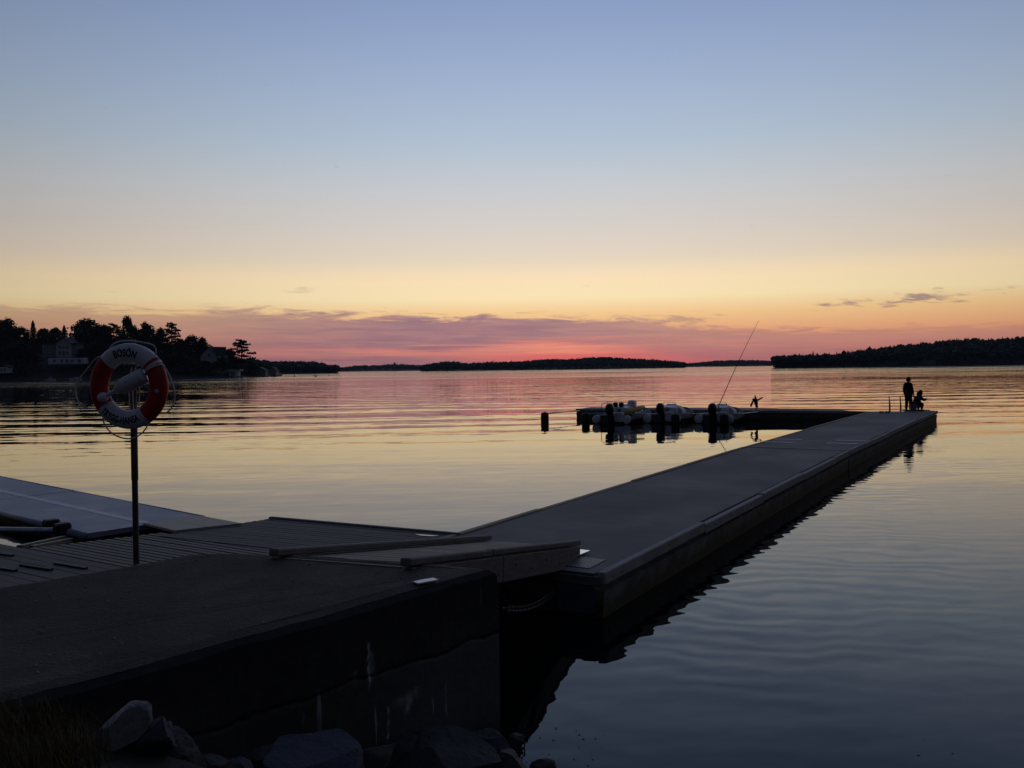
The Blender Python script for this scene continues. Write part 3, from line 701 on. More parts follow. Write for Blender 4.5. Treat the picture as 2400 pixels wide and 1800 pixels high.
# rowing dock: two sections
n0 = U(205, 1250, DZ); n1 = U(475, 1210, DZ); far_ = U(0, 1117, DZ); nfar = U(0, 1195, DZ)
dd = (far_ - n1); dd.z = 0; dd.normalize(); hd = math.atan2(dd.y, dd.x)
acr = (n1 - n0); Wk = abs(acr.x * -dd.y + acr.y * dd.x)
seam = U(185, 1150, DZ); Ls = (seam - n1).length
skew = (n0 - n1).dot(dd)
def dock_section(start, L, label, skewed):
    o = empty('rowing_dock', (start.x, start.y, 0), hd, label, 'dock', 'pale rowing dock sections')
    g = MB(); s_ = skew if skewed else 0
    P = [(0, 0), (L, 0), (L, Wk), (s_, Wk)]
    g.prism(P, DZ - .09, DZ); g.build('deck', BLUEGREY, o)
    g = MB(); g.tube([(s_ + .02, Wk + .02, DZ - .055), (L, Wk + .02, DZ - .055)], .065, 10); g.tube([(.02, -.02, DZ - .055), (L, -.02, DZ - .055)], .065, 10); g.build('edge_tube', BLUEGREY, o, smooth=True)
    g = MB()
    for yy in (.25, Wk - .25): g.box((L / 2 + .15, yy, DZ - .27), (L - .5, .3, .36), None, .03)
    g.build('floats', BLACKRUB, o)
    return o
# sections run along -y side; put y axis toward the viewer's side
dk1 = dock_section(n1, Ls - .02, 'pale blue-grey rowing dock section touching the tan grip boards', True)
if (pmat(dk1).inverted() @ n0).y < 0:
    for ob in (dk1,): pass
dk2 = dock_section(n1 + dd * (Ls + .02), 12.0, 'pale blue-grey rowing dock section farther out, cut by the frame', False)
for o, X0, X1 in ((dk1, None, Ls - .02), (dk2, 0.0, 12.0)):
    iv = pmat(o).inverted(); a = iv @ U(350, 1227, DZ); b2 = iv @ U(0, 1150, DZ)
    fy = lambda x: a.y + (b2.y - a.y) * (x - a.x) / (b2.x - a.x)
    xa = a.x if X0 is None else X0
    g = MB(); g.poly([(xa, fy(xa) - .085, DZ + .004), (X1, fy(X1) - .085, DZ + .004), (X1, fy(X1) + .085, DZ + .004), (xa, fy(xa) + .085, DZ + .004)]); g.build('white_stripe', WHITEPAINT, o)
# mooring arm reaching the dock from the left
arm = empty('pipe_boom', U(135, 1243, .22), 0, 'grey pipe arm with black clamps holding the pale rowing dock', 'boom')
g = MB(); g.tube([U(-140, 1240, .24), U(128, 1244, .24)], .055, 10); g.build('pipe', GALV, arm, world=True, smooth=True)
for px, py in ((120, 1231), (146, 1240)):
    c = U(px, py, .27); g = MB(); g.box(c, (.22, .26, .22), Matrix.Rotation(hd, 3, 'Z'), .03); g.build('clamp', BLACKRUB, arm, world=True)
g = MB(); g.bar(U(45, 1285, .35), U(150, 1262, .2), .09, .09); g.bar(U(75, 1284, .35), U(165, 1266, .2), .07, .07); g.build('brace', DARKSTEEL, arm, world=True)
# ------------------------------------------------------------------ lifebuoy station
WHITEP = surf('white_plastic', (.66, .66, .69), .45, .08, 6, spec=.4)
REDP = surf('red_orange_plastic', (.42, .016, .016), .5, .12, 6, spec=.35)
ROPE = surf('pale_cord', (.74, .72, .68), .85, .15, 40)
BLACKINK = surf('black_print', (.006, .006, .008), .6, .1, 8)
pb = U(319.5, 1317, QZ); PD = pb.y
post = empty('lifebuoy_post', pb, 0, 'thin steel post carrying the red and white lifebuoy on the quay', 'post')
g = MB(); pt = UD(322, 795, PD)
g.tube([(0, 0, -.02), Vector((pt.x - pb.x, 0, .78))* 1.0 if False else (.002, 0, .78)], .0255, 14); g.build('lower_pole', surf('grey_post_steel', (.085, .085, .09), .5, .25, 14, metal=.5), post, smooth=True, angle=R(40))
g = MB(); g.tube([(.002, 0, .71), (.006, 0, pt.z - pb.z)], .029, 14); g.build('upper_pole', surf('rusty_post_sleeve', (.10, .085, .08), .7, .5, 9, metal=.2), post, smooth=True, angle=R(40))
rc = UD(302.5, 905, PD - .13)                     # ring centre
th = R(12)                                       # ring turned a little to the left
Mr = Matrix.Translation(rc) @ Matrix.Rotation(-th, 4, 'Z') @ Matrix.Rotation(R(90), 4, 'X') @ Matrix.Rotation(R(-7), 4, 'Z')
# ring local frame: x right, y up, z toward the viewer
buoy = empty('lifebuoy', (0, 0, 0), 0, 'red and white lifebuoy with black lettering hung on the post', 'lifebuoy')
buoy.matrix_world = Mr; buoy.location = Mr.to_translation(); buoy.rotation_euler = Mr.to_euler()
RM, RA, RF = .284, .080, .064
def ring_seg(a0, a1, n=26, off=0.0):
    g = MB(); rings = []
    for i in range(n + 1):
        a = R(a0 + (a1 - a0) * i / n); ring = []
        for k in range(20):
            t = 2 * math.pi * k / 20; r = RM + (RA + off) * math.cos(t)
            ring.append(g.bm.verts.new((r * math.cos(a), r * math.sin(a), (RF + off) * math.sin(t))))
        rings.append(ring)
    for A, B in zip(rings, rings[1:]):
        for k in range(20): g.face([A[k], A[(k + 1) % 20], B[(k + 1) % 20], B[k]])
    g.face(rings[0][::-1]); g.face(rings[-1]); return g
for a0, a1, mm, nm in ((49, 140, WHITEP, 'white_section'), (140, 224, REDP, 'red_section'), (224, 312, WHITEP, 'white_section'), (312, 409, REDP, 'red_section')):
    ring_seg(a0 + .12, a1 - .12).build(nm, mm, buoy, smooth=True, angle=R(60))
ring_seg(39.5, 43.5, 4, .004).build('tape_band', WHITEP, buoy, smooth=True)
def arc_text(txt, size, ang_mid, top, rbase, name, wd=.66):
    cu = bpy.data.curves.new('lettering', 'FONT'); cu.body = txt; cu.size = size; cu.align_x = 'CENTER'; cu.offset = .0028; cu.resolution_u = 6; cu.space_character = 1.06
    ob = bpy.data.objects.new('lettering', cu); COL.objects.link(ob); bpy.context.view_layer.update()
    me = bpy.data.meshes.new_from_object(ob.evaluated_get(bpy.context.evaluated_depsgraph_get()))
    bpy.data.objects.remove(ob)
    bm = bmesh.new(); bm.from_mesh(me)
    bmesh.ops.triangulate(bm, faces=bm.faces)
    bmesh.ops.subdivide_edges(bm, edges=[e_ for e_ in bm.edges if e_.calc_length() > .02], cuts=2)
    for v in bm.verts:
        x, y = v.co.x * wd, v.co.y
        if top: r = rbase + y; a = R(ang_mid) - x / (rbase + size * .35)
        else: r = rbase - y; a = R(ang_mid) + x / (rbase - size * .35)
        zz = RF * math.sqrt(max(0.0, 1 - ((r - RM) / RA) ** 2)) + .0018
        v.co = Vector((r * math.cos(a), r * math.sin(a), zz))
    bm.to_mesh(me); bm.free(); me.materials.clear(); me.materials.append(BLACKINK); me.name = 'lettering'
    o = bpy.data.objects.new('lettering', me); COL.objects.link(o); o.parent = buoy
arc_text('BOSÖN', .088, 95, True, RM - .032, 'top', .72)
arc_text('TRYGG-HANSA', .083, 266, False, RM + .032, 'bottom', .60)
# reflective dot on the red side
a = R(-3 + 7); g = MB(); rr_ = RM + .022
g.lathe([(.017, 0), (.017, .004), (.010, .006)], 16, Matrix.Translation((rr_ * math.cos(R(-1)), rr_ * math.sin(R(-1)), RF * .955)) @ Matrix.Rotation(R(12), 4, 'Y'))
g.build('reflector_disc', surf('grey_disc', (.45, .5, .52), .4, .1, 8), buoy, smooth=True, angle=R(40))
# grab line: four slack loops (given as photo-plane offsets from the ring centre in cm along the ring plane)
def spline(P, n=10):
    P = [Vector(p) for p in P]; out = []
    for i in range(len(P) - 1):
        p0 = P[max(i - 1, 0)]; p1_ = P[i]; p2_ = P[i + 1]; p3_ = P[min(i + 2, len(P) - 1)]
        for k_ in range(n):
            t = k_ / n
            out.append(.5 * ((2 * p1_) + (p2_ - p0) * t + (2 * p0 - 5 * p1_ + 4 * p2_ - p3_) * t * t + (3 * p1_ - p0 - 3 * p2_ + p3_) * t ** 3))
    out.append(P[-1]); return out
iM = Mr.inverted()
def onring(px, py, zoff=0.0):
    # intersection of a pixel ray with the ring plane -> ring coordinates
    d = ray(px, py); nrm = Mr.to_3x3() @ Vector((0, 0, 1)); p0 = Mr.to_translation() + nrm * zoff
    t = (p0 - EYE).dot(nrm) / d.dot(nrm); return iM @ (EYE + d * t)
cz = lambda cx_, cy2: (150 + cx_ / 5.53, 780 + cy2 / 5.53)
loops = [[(583, 225), (605, 180), (650, 140), (720, 112), (820, 102), (930, 110), (1040, 128), (1130, 150), (1175, 180), (1192, 235), (1180, 300)],
         [(490, 305), (430, 325), (370, 380), (290, 480), (205, 590), (155, 700), (150, 780), (175, 870), (220, 930), (290, 970), (370, 980), (430, 975)],
         [(1245, 400), (1300, 440), (1360, 540), (1410, 660), (1435, 780), (1425, 900), (1390, 980), (1335, 1030)],
         [(505, 1100), (515, 1160), (560, 1240), (640, 1315), (740, 1358), (840, 1372), (930, 1355), (1010, 1300), (1060, 1240), (1085, 1190)]]
g = MB()
for L_ in loops: g.tube([Vector((p.x, p.y, p.z)) for p in spline([onring(*cz(*q_), .01) for q_ in L_])], .0064, 6)
# turns round the ring where the line is seized
for a in (133, 36, 214, 318):
    g.tube([((RM + (RA + .004) * math.cos(t)) * math.cos(R(a) + .03 * math.sin(t)), (RM + (RA + .004) * math.cos(t)) * math.sin(R(a) + .03 * math.sin(t)), (RF + .005) * math.sin(t)) for t in [2 * math.pi * k_ / 20 for k_ in range(20)]], .006, 6, closed=True) if a == 36 else None
g.build('grab_line', ROPE, buoy, smooth=True)
# hanger bar of the post through the ring, line hanging behind the ring
g = MB(); hb = UD(298, 852, PD - .06); hb2 = UD(322, 852, PD - .03); hb0 = UD(276, 852.5, PD - .06)
g.tube([hb0, hb, hb2], .009, 8); g.tube([hb2, UD(323, 858, PD - .13)], .008, 8); g.build('hanger_bar', GALV, post, world=True, smooth=True)
g = MB(); g.box(UD(285, 892, PD - .05), (.05, .06, .03), None, .008); g.build('line_hook', WHITEP, post, world=True)
ln = empty('rescue_line', UD(320, 930, PD - .04), 0, 'tan rescue line hanging in slack strands down the post inside the ring', 'line')
g = MB()
for dx, x0, x1 in ((0, 303, 304), (1, 311, 313), (2, 327, 326)):
    g.tube(spline([UD(x0 + (6 if dx < 2 else 0), 860 + 3 * dx, PD - .035), UD(x0, 905, PD - .05), UD(x1, 960, PD - .05), UD(x1 + 1, 975, PD - .045)]), .0042, 6)
g.build('strand', ROPE, ln, world=True, smooth=True)
# throw float: white bottle-shaped float held across the ring
tf = empty('throw_float', UD(300, 912, PD - .24), 0, 'white bottle-shaped throwing float wedged across the lifebuoy opening', 'float')
A_ = onring(*cz(1075, 545)); B_ = onring(*cz(590, 835))
A_ = Mr @ (A_ + Vector((0, 0, .035))); B_ = Mr @ (B_ + Vector((0, 0, .085)))
dv = (B_ - A_); L_ = dv.length; ax = dv.normalized(); Mt = Matrix.Translation(A_) @ ax.to_track_quat('Z', 'Y').to_matrix().to_4x4()
def rnd_prof(pr): return pr
s_ = L_ / .40
body = [(.02, -.004), (.055, 0), (.064, .01), (.0665, .03), (.0675, .10), (.067, .19), (.063, .215), (.047, .245), (.031, .262), (.026, .275)]
g = MB(); g.lathe([(r, z * s_) for r, z in body], 22, Mt); g.build('body', WHITEP, tf, world=True, smooth=True, angle=R(50))
g = MB(); g.lathe([(.021, .26 * s_), (.0195, .30 * s_), (.0195, .365 * s_)], 14, Mt); g.build('neck', WHITEP, tf, world=True, smooth=True, angle=R(50))
g = MB(); g.lathe([(.012, .352 * s_)] + [(.0435 * math.sin(t), .40 * s_ - .044 * math.cos(t)) for t in [R(22 + 15 * k_) for k_ in range(11)]], 18, Mt); g.build('ball_end', WHITEP, tf, world=True, smooth=True)
g = MB(); pc = A_ + ax * .13 * s_ ; side = (Mr.to_3x3() @ Vector((0, 0, 1))); pp = pc + side * .066
g.lathe([(.007, 0), (.007, .002)], 10, Matrix.Translation(pp) @ side.to_track_quat('Z', 'Y').to_matrix().to_4x4()); g.build('plug', surf('grey_plug', (.2, .2, .25), .5), tf, world=True)
# ------------------------------------------------------------------ moored rigid inflatable boats
RIBGREY = surf('dark_grey_tube', (.016, .017, .022), .7, .2, 4)
RIBBLUE = surf('slate_tube', (.035, .042, .055), .7, .2, 4)
HULLG = surf('hull_grey', (.07, .075, .08), .4, .15, 4)
CONEW = surf('white_tube_end', (.80, .81, .84), .5, .08, 5)
CONSW = surf('white_gelcoat', (.82, .82, .84), .35, .08, 4)
CANVAS = surf('white_canvas', (.84, .84, .86), .7, .12, 5, bump=.01, bscale=9)
ENGBLK = surf('black_engine_cowl', (.010, .010, .013), .35, .2, 5)
YELLOW = surf('yellow_foam', (.55, .33, .03), .6, .15, 5)
SEATD = surf('dark_seat_vinyl', (.015, .015, .018), .6, .2, 8)
def rib(loc, head, label, tube, L=4.3, half=.78, cover=True, eng=0.0, extra=None):
    o = empty('inflatable_boat', (loc.x, loc.y, 0), head, label, 'boat', 'inflatable boats moored at the cross pontoon')
    r = .225
    path = []
    for side in (-1,):
        pass
    P = [(-half, .1, .24)]
    for k_ in range(1, 6): P.append((-half, .1 + (L * .62) * k_ / 5, .24 + .03 * k_ / 5))
    for k_ in range(1, 8):
        t = math.pi / 2 * k_ / 7; P.append((-half * math.cos(t), L * .62 + .1 + (L * .36) * math.sin(t), .27 + .24 * math.sin(t) ** 1.5))
    P = spline(P, 3); Q = P + [Vector((-p.x, p.y, p.z)) for p in P[::-1][1:]]
    g = MB(); g.tube(Q, r, 14); t_ = g.build('tube', tube, o, smooth=True, angle=R(60))
    for sx in (-1, 1):
        g = MB(); g.lathe([(r * 1.02, .03), (r * 1.03, -.05), (r * 1.0, -.075), (r * .9, -.09)], 18, Matrix.Translation((sx * half, .1, .24)) @ Matrix.Rotation(R(-90), 4, 'X'))
        g.bm.transform(Matrix.Identity(4)); 
        c_ = g.build('tube_end', CONEW, o, smooth=True, angle=R(50))
        g = MB(); g.tube([(sx * (half + r * .98), .1 + L * .6 * k_ / 6, .26) for k_ in range(7)], .018, 6); g.build('rub_strip', BLACKRUB, o)
    # V hull
    g = MB(); n = 8
    secs = []
    for k_ in range(n + 1):
        y = .12 + (L * .9) * k_ / n; t = k_ / n; wd = (half - .05) * (1 - max(0, t - .55) ** 2 * 4.2); kz = -.28 + .45 * max(0, t - .5) ** 1.5 * 2
        secs.append([g.bm.verts.new(p) for p in ((-wd, y, .2 + .1 * t * t), (0, y, min(kz, .25)), (wd, y, .2 + .1 * t * t))])
    for A, B in zip(secs, secs[1:]):
        g.face([A[0], B[0], B[1], A[1]]); g.face([A[1], B[1], B[2], A[2]]); g.face([A[0], A[2], B[2], B[0]])
    g.face(secs[0]); g.build('hull', HULLG, o)
    g = MB(); g.box((0, .14, .27), (half * 1.5, .07, .40), None, .02); g.build('transom', HULLG, o)
    g = MB(); g.box((.40, .10, .36), (.46, .16, .52), None, .04); g.build('stern_locker', CONSW, o)
    # outboard
    e = MB(); M = Matrix.Translation((0, -.18, 0)) @ Matrix.Rotation(R(eng), 4, 'X') @ Matrix.Rotation(R(eng * .25), 4, 'Y')
    prof = [(.11, .54), (.18, .58), (.225, .70), (.235, .86), (.20, 1.0), (.13, 1.08), (.05, 1.11)]
    e.lathe(prof, 16, M @ Matrix.Diagonal((1.0, 1.35, 1, 1)))
    en = e.build('outboard_engine', ENGBLK, o, smooth=True, angle=R(50))
    e = MB(); e.mi = 0
    for z0, z1, wx, wy in ((.0, .60, .20, .30), (-.45, .08, .09, .24)):
        e.box(M @ Vector((0, 0, (z0 + z1) / 2)), (wx, wy, z1 - z0), M.to_3x3(), .03)
    e.box(M @ Vector((0, -.05, .0)), (.24, .36, .03), M.to_3x3(), .01)
    e.box(M @ Vector((0, .16, .42)), (.3, .12, .34), M.to_3x3(), .03)
    e.build('engine_leg', ENGBLK, en)
    # console with wheel
    g = MB(); cy0 = L * .27
    g.prism([(-.50, 0), (.50, 0), (.46, .62), (-.46, .62)], .22, lambda p: .80 + (.12 if p[1] > .3 else 0))
    bmesh.ops.bevel(g.bm, geom=list(g.bm.edges), offset=.04, segments=2, affect='EDGES')
    for v in g.bm.verts: v.co.y += cy0
    cs = g.build('console', CONSW, o, smooth=True, angle=R(30))
    g = MB(); Mw = Matrix.Translation((.02, cy0 - .12, .70)) @ Matrix.Rotation(R(62), 4, 'X')
    g.tube([Mw @ Vector((.13 * math.cos(t), .13 * math.sin(t), 0)) for t in [2 * math.pi * k_ / 18 for k_ in range(18)]], .016, 6, closed=True)
    for k_ in range(3): g.tube([Mw @ Vector((0, 0, 0)), Mw @ Vector((.125 * math.cos(2.1 * k_ + .5), .125 * math.sin(2.1 * k_ + .5), 0))], .011, 6)
    g.tube([Mw @ Vector((0, 0, -.12)), Mw @ Vector((0, 0, .02))], .03, 8); g.build('steering_wheel', BLACKRUB, cs, smooth=True)
    g = MB(); g.box((.05, cy0 - .62, .40), (.86, .42, .36), None, .05); g.build('seat', CONSW, o)
    g = MB(); g.tube(spline([(-.32, cy0 + .5, .82), (-.32, cy0 + .42, 1.05), (.0, cy0 + .42, 1.08), (.32, cy0 + .42, 1.05), (.32, cy0 + .5, .82)], 5), .012, 6); g.build('grab_rail', DARKSTEEL, cs, smooth=True)
    if cover:
        g = MB(); secs = []; n = 10
        for k_ in range(n + 1):
            t = k_ / n; y = cy0 + .62 + (L * .98 - cy0 - .72) * t; hz = .90 - .10 * t - .35 * max(0, t - .62) ** 1.4 * 3; wd = .73 * (1 - .5 * t ** 2.4)
            ring = []
            for j in range(11):
                a = math.pi * j / 10; ring.append(g.bm.verts.new((wd * math.cos(a), y + .03 * math.sin(9 * a + k_), .32 + (hz - .32) * math.sin(a) ** .7)))
            secs.append(ring)
        for A, B in zip(secs, secs[1:]):
            for j in range(10): g.face([A[j], A[j + 1], B[j + 1], B[j]])
        g.face(secs[0]); g.face(secs[-1][::-1])
        cv = g.build('bow_cover', CANVAS, o, smooth=True, angle=R(50))
        g = MB(); t = .45; y = cy0 + .62 + (L * .98 - cy0 - .72) * t; wd = .74 * (1 - .5 * t ** 2.4)
        g.tube([(wd * 1.01 * math.cos(math.pi * j / 12), y, .325 + (.86 - .325) * math.sin(math.pi * j / 12) ** .7) for j in range(13)], .03, 6, flat=.4); g.build('strap', BLACKRUB, cv)
        g = MB(); g.box((.0, cy0 + .85, .92), (.5, .34, .10), None, .03); g.build('hatch', CONSW, cv)
    if extra: extra(o, L, cy0, cs)
    return o
hb_ = heading(Vector((0, 0, 0)), Vector((.46, .888, 0)))
c3 = U(1672, 993.5, 0); c2 = U(1550, 992.5, 0); c1 = U(1432, 994, 0)
def ext3(o, L, cy0, cs):
    g = MB(); iv = pmat(o).inverted(); D0 = pmat(o) @ Vector((.2, cy0 + .1, .9))
    a = iv @ UD(1683, 955, D0.y); b2 = iv @ UD(1778, 752, D0.y + 1.2)
    pts = [a.lerp(b2, k_ / 12) + Vector((.0, 0, .12 * math.sin(math.pi * k_ / 12))) for k_ in range(13)]
    g.tube(pts, [.022 - .0012 * k_ for k_ in range(13)], 6); g.build('whip_antenna', BLACKRUB, o)
def ext1(o, L, cy0, cs):
    for xx in (-.32, .02):
        g = MB(); g.box((xx, cy0 + .35, .62), (.3, .3, .5), None, .06); g.lathe([(.05, .84), (.13, .88), (.15, .98), (.12, 1.08), (.04, 1.11)], 12, Matrix.Translation((xx, cy0 + .3, 0))); g.build('jockey_seat', SEATD, o, smooth=True, angle=R(40))
    g = MB(); g.box((.34, cy0 + 1.15, .86), (.42, .45, .66), None, .08); g.build('helm_pod', CONSW, o)
    g = MB(); g.tube(spline([(-.85, cy0 - .35, .3), (-.85, cy0 - .35, 1.02), (-.3, cy0 + .1, 1.05)], 6), .016, 6); g.tube([(-.6, cy0 - .15, 1.03), (-.6, cy0 - .15, 1.16)], .012, 6); g.build('rail_frame', DARKSTEEL, o, smooth=True)
    g = MB(); g.tube([(.45, .85, .50), (.52, 1.5, .60), (.62, 2.6, .70), (.68, 3.3, .78)], [.13, .15, .15, .10], 12); g.build('yellow_float', YELLOW, o, smooth=True)
rib(c3, hb_, 'rightmost grey inflatable boat, white bow cover and tall whip antenna', RIBGREY, 3.7, .80, eng=8, extra=ext3)
rib(c2, hb_, 'middle inflatable boat of the three, engine tilted, thin rail over the console', RIBGREY, 3.7, .80, eng=-14)
rib(c1, hb_, 'leftmost slate inflatable boat with yellow float and dark jockey seats', RIBBLUE, 4.6, .86, eng=3, extra=ext1)
# ------------------------------------------------------------------ mooring booms with black floats
def boom(px, py, ex, ey, label):
    b = U(px, py, 0); o = empty('mooring_boom', (b.x, b.y, 0), 0, label, 'mooring boom', 'mooring booms with black floats')
    g = MB(); g.lathe([(.10, -.42), (.19, -.38), (.225, -.30), (.225, .38), (.21, .45), (.20, .46), (.215, .49), (.16, .53), (.05, .54)], 18); 
    f_ = g.build('float', BLACKRUB, o, smooth=True, angle=R(35))
    g = MB(); g.tube([(0, 0, .50), (0, 0, .58)], .05, 8); g.build('float_cap', DARKSTEEL, f_)
    e_ = U(ex, ey, .48); v = Vector((e_.x - b.x, e_.y - b.y, .46))
    g = MB(); g.tube([(0.12, .18, .47), v], .03, 8); g.build('pole', GALV, o, smooth=True)
boom(1277, 989, 1358, 962, 'outermost mooring boom, black float standing alone in open water')
boom(1373, 990, 1450, 967, 'mooring boom whose black float stands before the pontoon end')
boom(1475, 993, 1545, 968, 'mooring boom between the boat with a yellow float and the middle boat')
boom(1583, 994, 1668, 967, 'mooring boom between the middle boat and the antenna boat')
boom(1698, 995, 1782, 964, 'mooring boom with black float beside the antenna boat stern')
# ------------------------------------------------------------------ swim ladder and cleats at the far corner
lp = U(2097, 961.5, .53); lad = empty('swim_ladder', lp, h2, 'steel swim ladder with two tall hoop handles at the far pontoon edge', 'ladder')
for xx in (-.27, .27):
    g = MB(); g.tube(spline([(xx + .06, -.42, -.01), (xx + .035, -.2, .36), (xx - .0, .02, .70), (xx - .03, .07, .71), (xx - .02, .12, .66), (xx + .02, .16, .2), (xx + .02, .17, -.7)], 5), .024, 8); g.build('handle_hoop', DARKSTEEL, lad, smooth=True)
for zz in (-.1, -.38, -.64):
    g = MB(); g.tube([(-.27, .17, zz), (.29, .17, zz)], .022, 8); g.build('rung', GALV, lad)
for px, lab in ((2066, 'small black mooring cleat, left of its pair, on the far pontoon'), (2080, 'small black mooring cleat, nearer the ladder, on the far pontoon')):
    c = U(px, 968.5, PZ); o = empty('mooring_cleat', c, h2, lab, 'cleat', 'mooring cleats on the far pontoon')
    g = MB(); o.scale = (1, 1, .7); g.box((0, 0, .02), (.2, .12, .04), None, .01); g.build('base_plate', BLACKRUB, o)
    g = MB(); g.tube([(-.17, 0, .10), (-.08, 0, .12), (.08, 0, .12), (.17, 0, .10)], [.02, .032, .032, .02], 8); g.tube([(-.06, 0, .02), (-.06, 0, .12)], .028, 8); g.tube([(.06, 0, .02), (.06, 0, .12)], .028, 8); g.build('horns', BLACKRUB, o, smooth=True)
# ------------------------------------------------------------------ skinned figures
def skin(name, J, E, Rd, mat, parent=None, sub=2, root=0):
    me = bpy.data.meshes.new(name); me.from_pydata([tuple(J[k]) for k in J], [(list(J).index(a), list(J).index(b_)) for a, b_ in E], [])
    o = bpy.data.objects.new(name, me); COL.objects.link(o)
    md = o.modifiers.new('skin', 'SKIN'); md.use_smooth_shade = True
    if not me.skin_vertices: me.skin_vertices.new()
    for i, k in enumerate(J):
        r = Rd[k]; me.skin_vertices[0].data[i].radius = r if isinstance(r, tuple) else (r, r)
        me.skin_vertices[0].data[i].use_root = (i == root)
    sb = o.modifiers.new('sub', 'SUBSURF'); sb.levels = sub; sb.render_levels = sub
    bpy.context.view_layer.update()
    m2 = bpy.data.meshes.new_from_object(o.evaluated_get(bpy.context.evaluated_depsgraph_get()))
    bpy.data.objects.remove(o); m2.name = name; m2.materials.clear(); m2.materials.append(mat)
    for p in m2.polygons: p.use_smooth = True
    o = bpy.data.objects.new(name, m2); COL.objects.link(o)
    if parent: o.parent = parent
    return o
SKIN = surf('skin_tone', (.32, .19, .13), .6, .1, 8)
JACK = surf('dark_jacket', (.014, .015, .02), .85, .3, 12, spec=.2)
TROU = surf('dark_trousers', (.018, .017, .018), .85, .3, 12, spec=.2)
NAVY = surf('navy_clothes', (.012, .016, .038), .85, .3, 12, spec=.2)
HAIR = surf('dark_hair', (.012, .009, .007), .7, .3, 40)
def fingers(J, E, Rd, wrist, dirv, sidev, s, pre, curl=.5):
    d = Vector(dirv).normalized(); sd2 = Vector(sidev).normalized(); nrm = d.cross(sd2).normalized()
    w_ = Vector(J[wrist]); palm = w_ + d * .06 * s
    J[pre + 'palm'] = palm; Rd[pre + 'palm'] = (.034 * s, .018 * s); E.append((wrist, pre + 'palm'))
    for i, (off, ln) in enumerate(((-.03, .068), (-.01, .078), (.01, .074), (.03, .058))):
        k0 = palm + d * .035 * s + sd2 * off * s; J[f'{pre}k{i}'] = k0; Rd[f'{pre}k{i}'] = .0095 * s; E.append((pre + 'palm', f'{pre}k{i}'))
        k1 = k0 + (d * (1 - curl * .5) + nrm * curl * .6).normalized() * ln * .55 * s; J[f'{pre}m{i}'] = k1; Rd[f'{pre}m{i}'] = .0085 * s; E.append((f'{pre}k{i}', f'{pre}m{i}'))
        k2 = k1 + (d * (1 - curl) + nrm * curl).normalized() * ln * .45 * s; J[f'{pre}t{i}'] = k2; Rd[f'{pre}t{i}'] = .007 * s; E.append((f'{pre}m{i}', f'{pre}t{i}'))
    t1 = w_ + d * .03 * s - sd2 * .045 * s; J[pre + 'th1'] = t1; Rd[pre + 'th1'] = .012 * s; E.append((wrist, pre + 'th1'))
    t2 = t1 + (d * .8 - sd2 * .4 + nrm * .3).normalized() * .045 * s; J[pre + 'th2'] = t2; Rd[pre + 'th2'] = .009 * s; E.append((pre + 'th1', pre + 'th2'))
def head_mesh(name, c, s, face, mat_skin, mat_hair, parent, long_hair=False):
    # face: unit vector the head looks at; adds features to the head and returns hair object
    g = MB(); f = Vector(face).normalized(); up = Vector((0, 0, 1)); x = f.cross(up).normalized(); up = x.cross(f)
    M = Matrix((x, f, up)).transposed().to_4x4(); M.translation = c
    bm = g.bm
    r = bmesh.ops.create_icosphere(bm, subdivisions=3, radius=.1)
    for v in bm.verts:
        p = v.co.copy(); p.x *= .76 * (1 - .25 * max(0, -p.z) / .1); p.z *= 1.15; p.y *= .95
        if p.y > .0: p.y *= 1 - .1 * abs(p.x) / .07
        if p.y > .05 and -.02 < p.z < .01 and abs(p.x) < .02: p.y += .028 * (1 - abs(p.x) / .02)          # nose
        if p.y > .05 and .008 < p.z < .04 and .015 < abs(p.x) < .045: p.y -= .008                            # eye sockets
        if p.y > .04 and -.055 < p.z < -.035 and abs(p.x) < .03: p.y -= .005                                  # mouth line
        if p.y > .03 and p.z < -.07: p.y += .012                                                               # chin
        v.co = M @ (p * s)
    for sx in (-1, 1):
        g.lathe([(.012 * s, 0), (.026 * s, .006 * s), (.02 * s, .014 * s)], 10, M @ Matrix.Translation((sx * .072 * s, -.005 * s, -.005 * s)) @ Matrix.Rotation(R(90 * sx), 4, 'Y') @ Matrix.Diagonal((1.4, .8, 1, 1)))
    hd_ = g.build('head', mat_skin, parent, smooth=True)
    g = MB(); bmesh.ops.create_icosphere(g.bm, subdivisions=3, radius=.1)
    dl = []
    for v in g.bm.verts:
        p = v.co.copy(); lowlim = -.04 if not long_hair else -.13
        if (p.y > .045 and p.z < .055): dl.append(v); continue
        k_ = 1.1 + rnd.uniform(-.02, .05)
        if long_hair and p.z < 0: p = Vector((p.x * 1.25, p.y * 1.15 - .02, p.z * 1.6))
        elif p.z < -.045 and p.y > -.06: dl.append(v); continue
        v.co = M @ (Vector((p.x * .82, p.y * .98, p.z * 1.15)) * s * k_)
    bmesh.ops.delete(g.bm, geom=dl, context='VERTS')
    g.build('hair', mat_hair, parent, smooth=True)
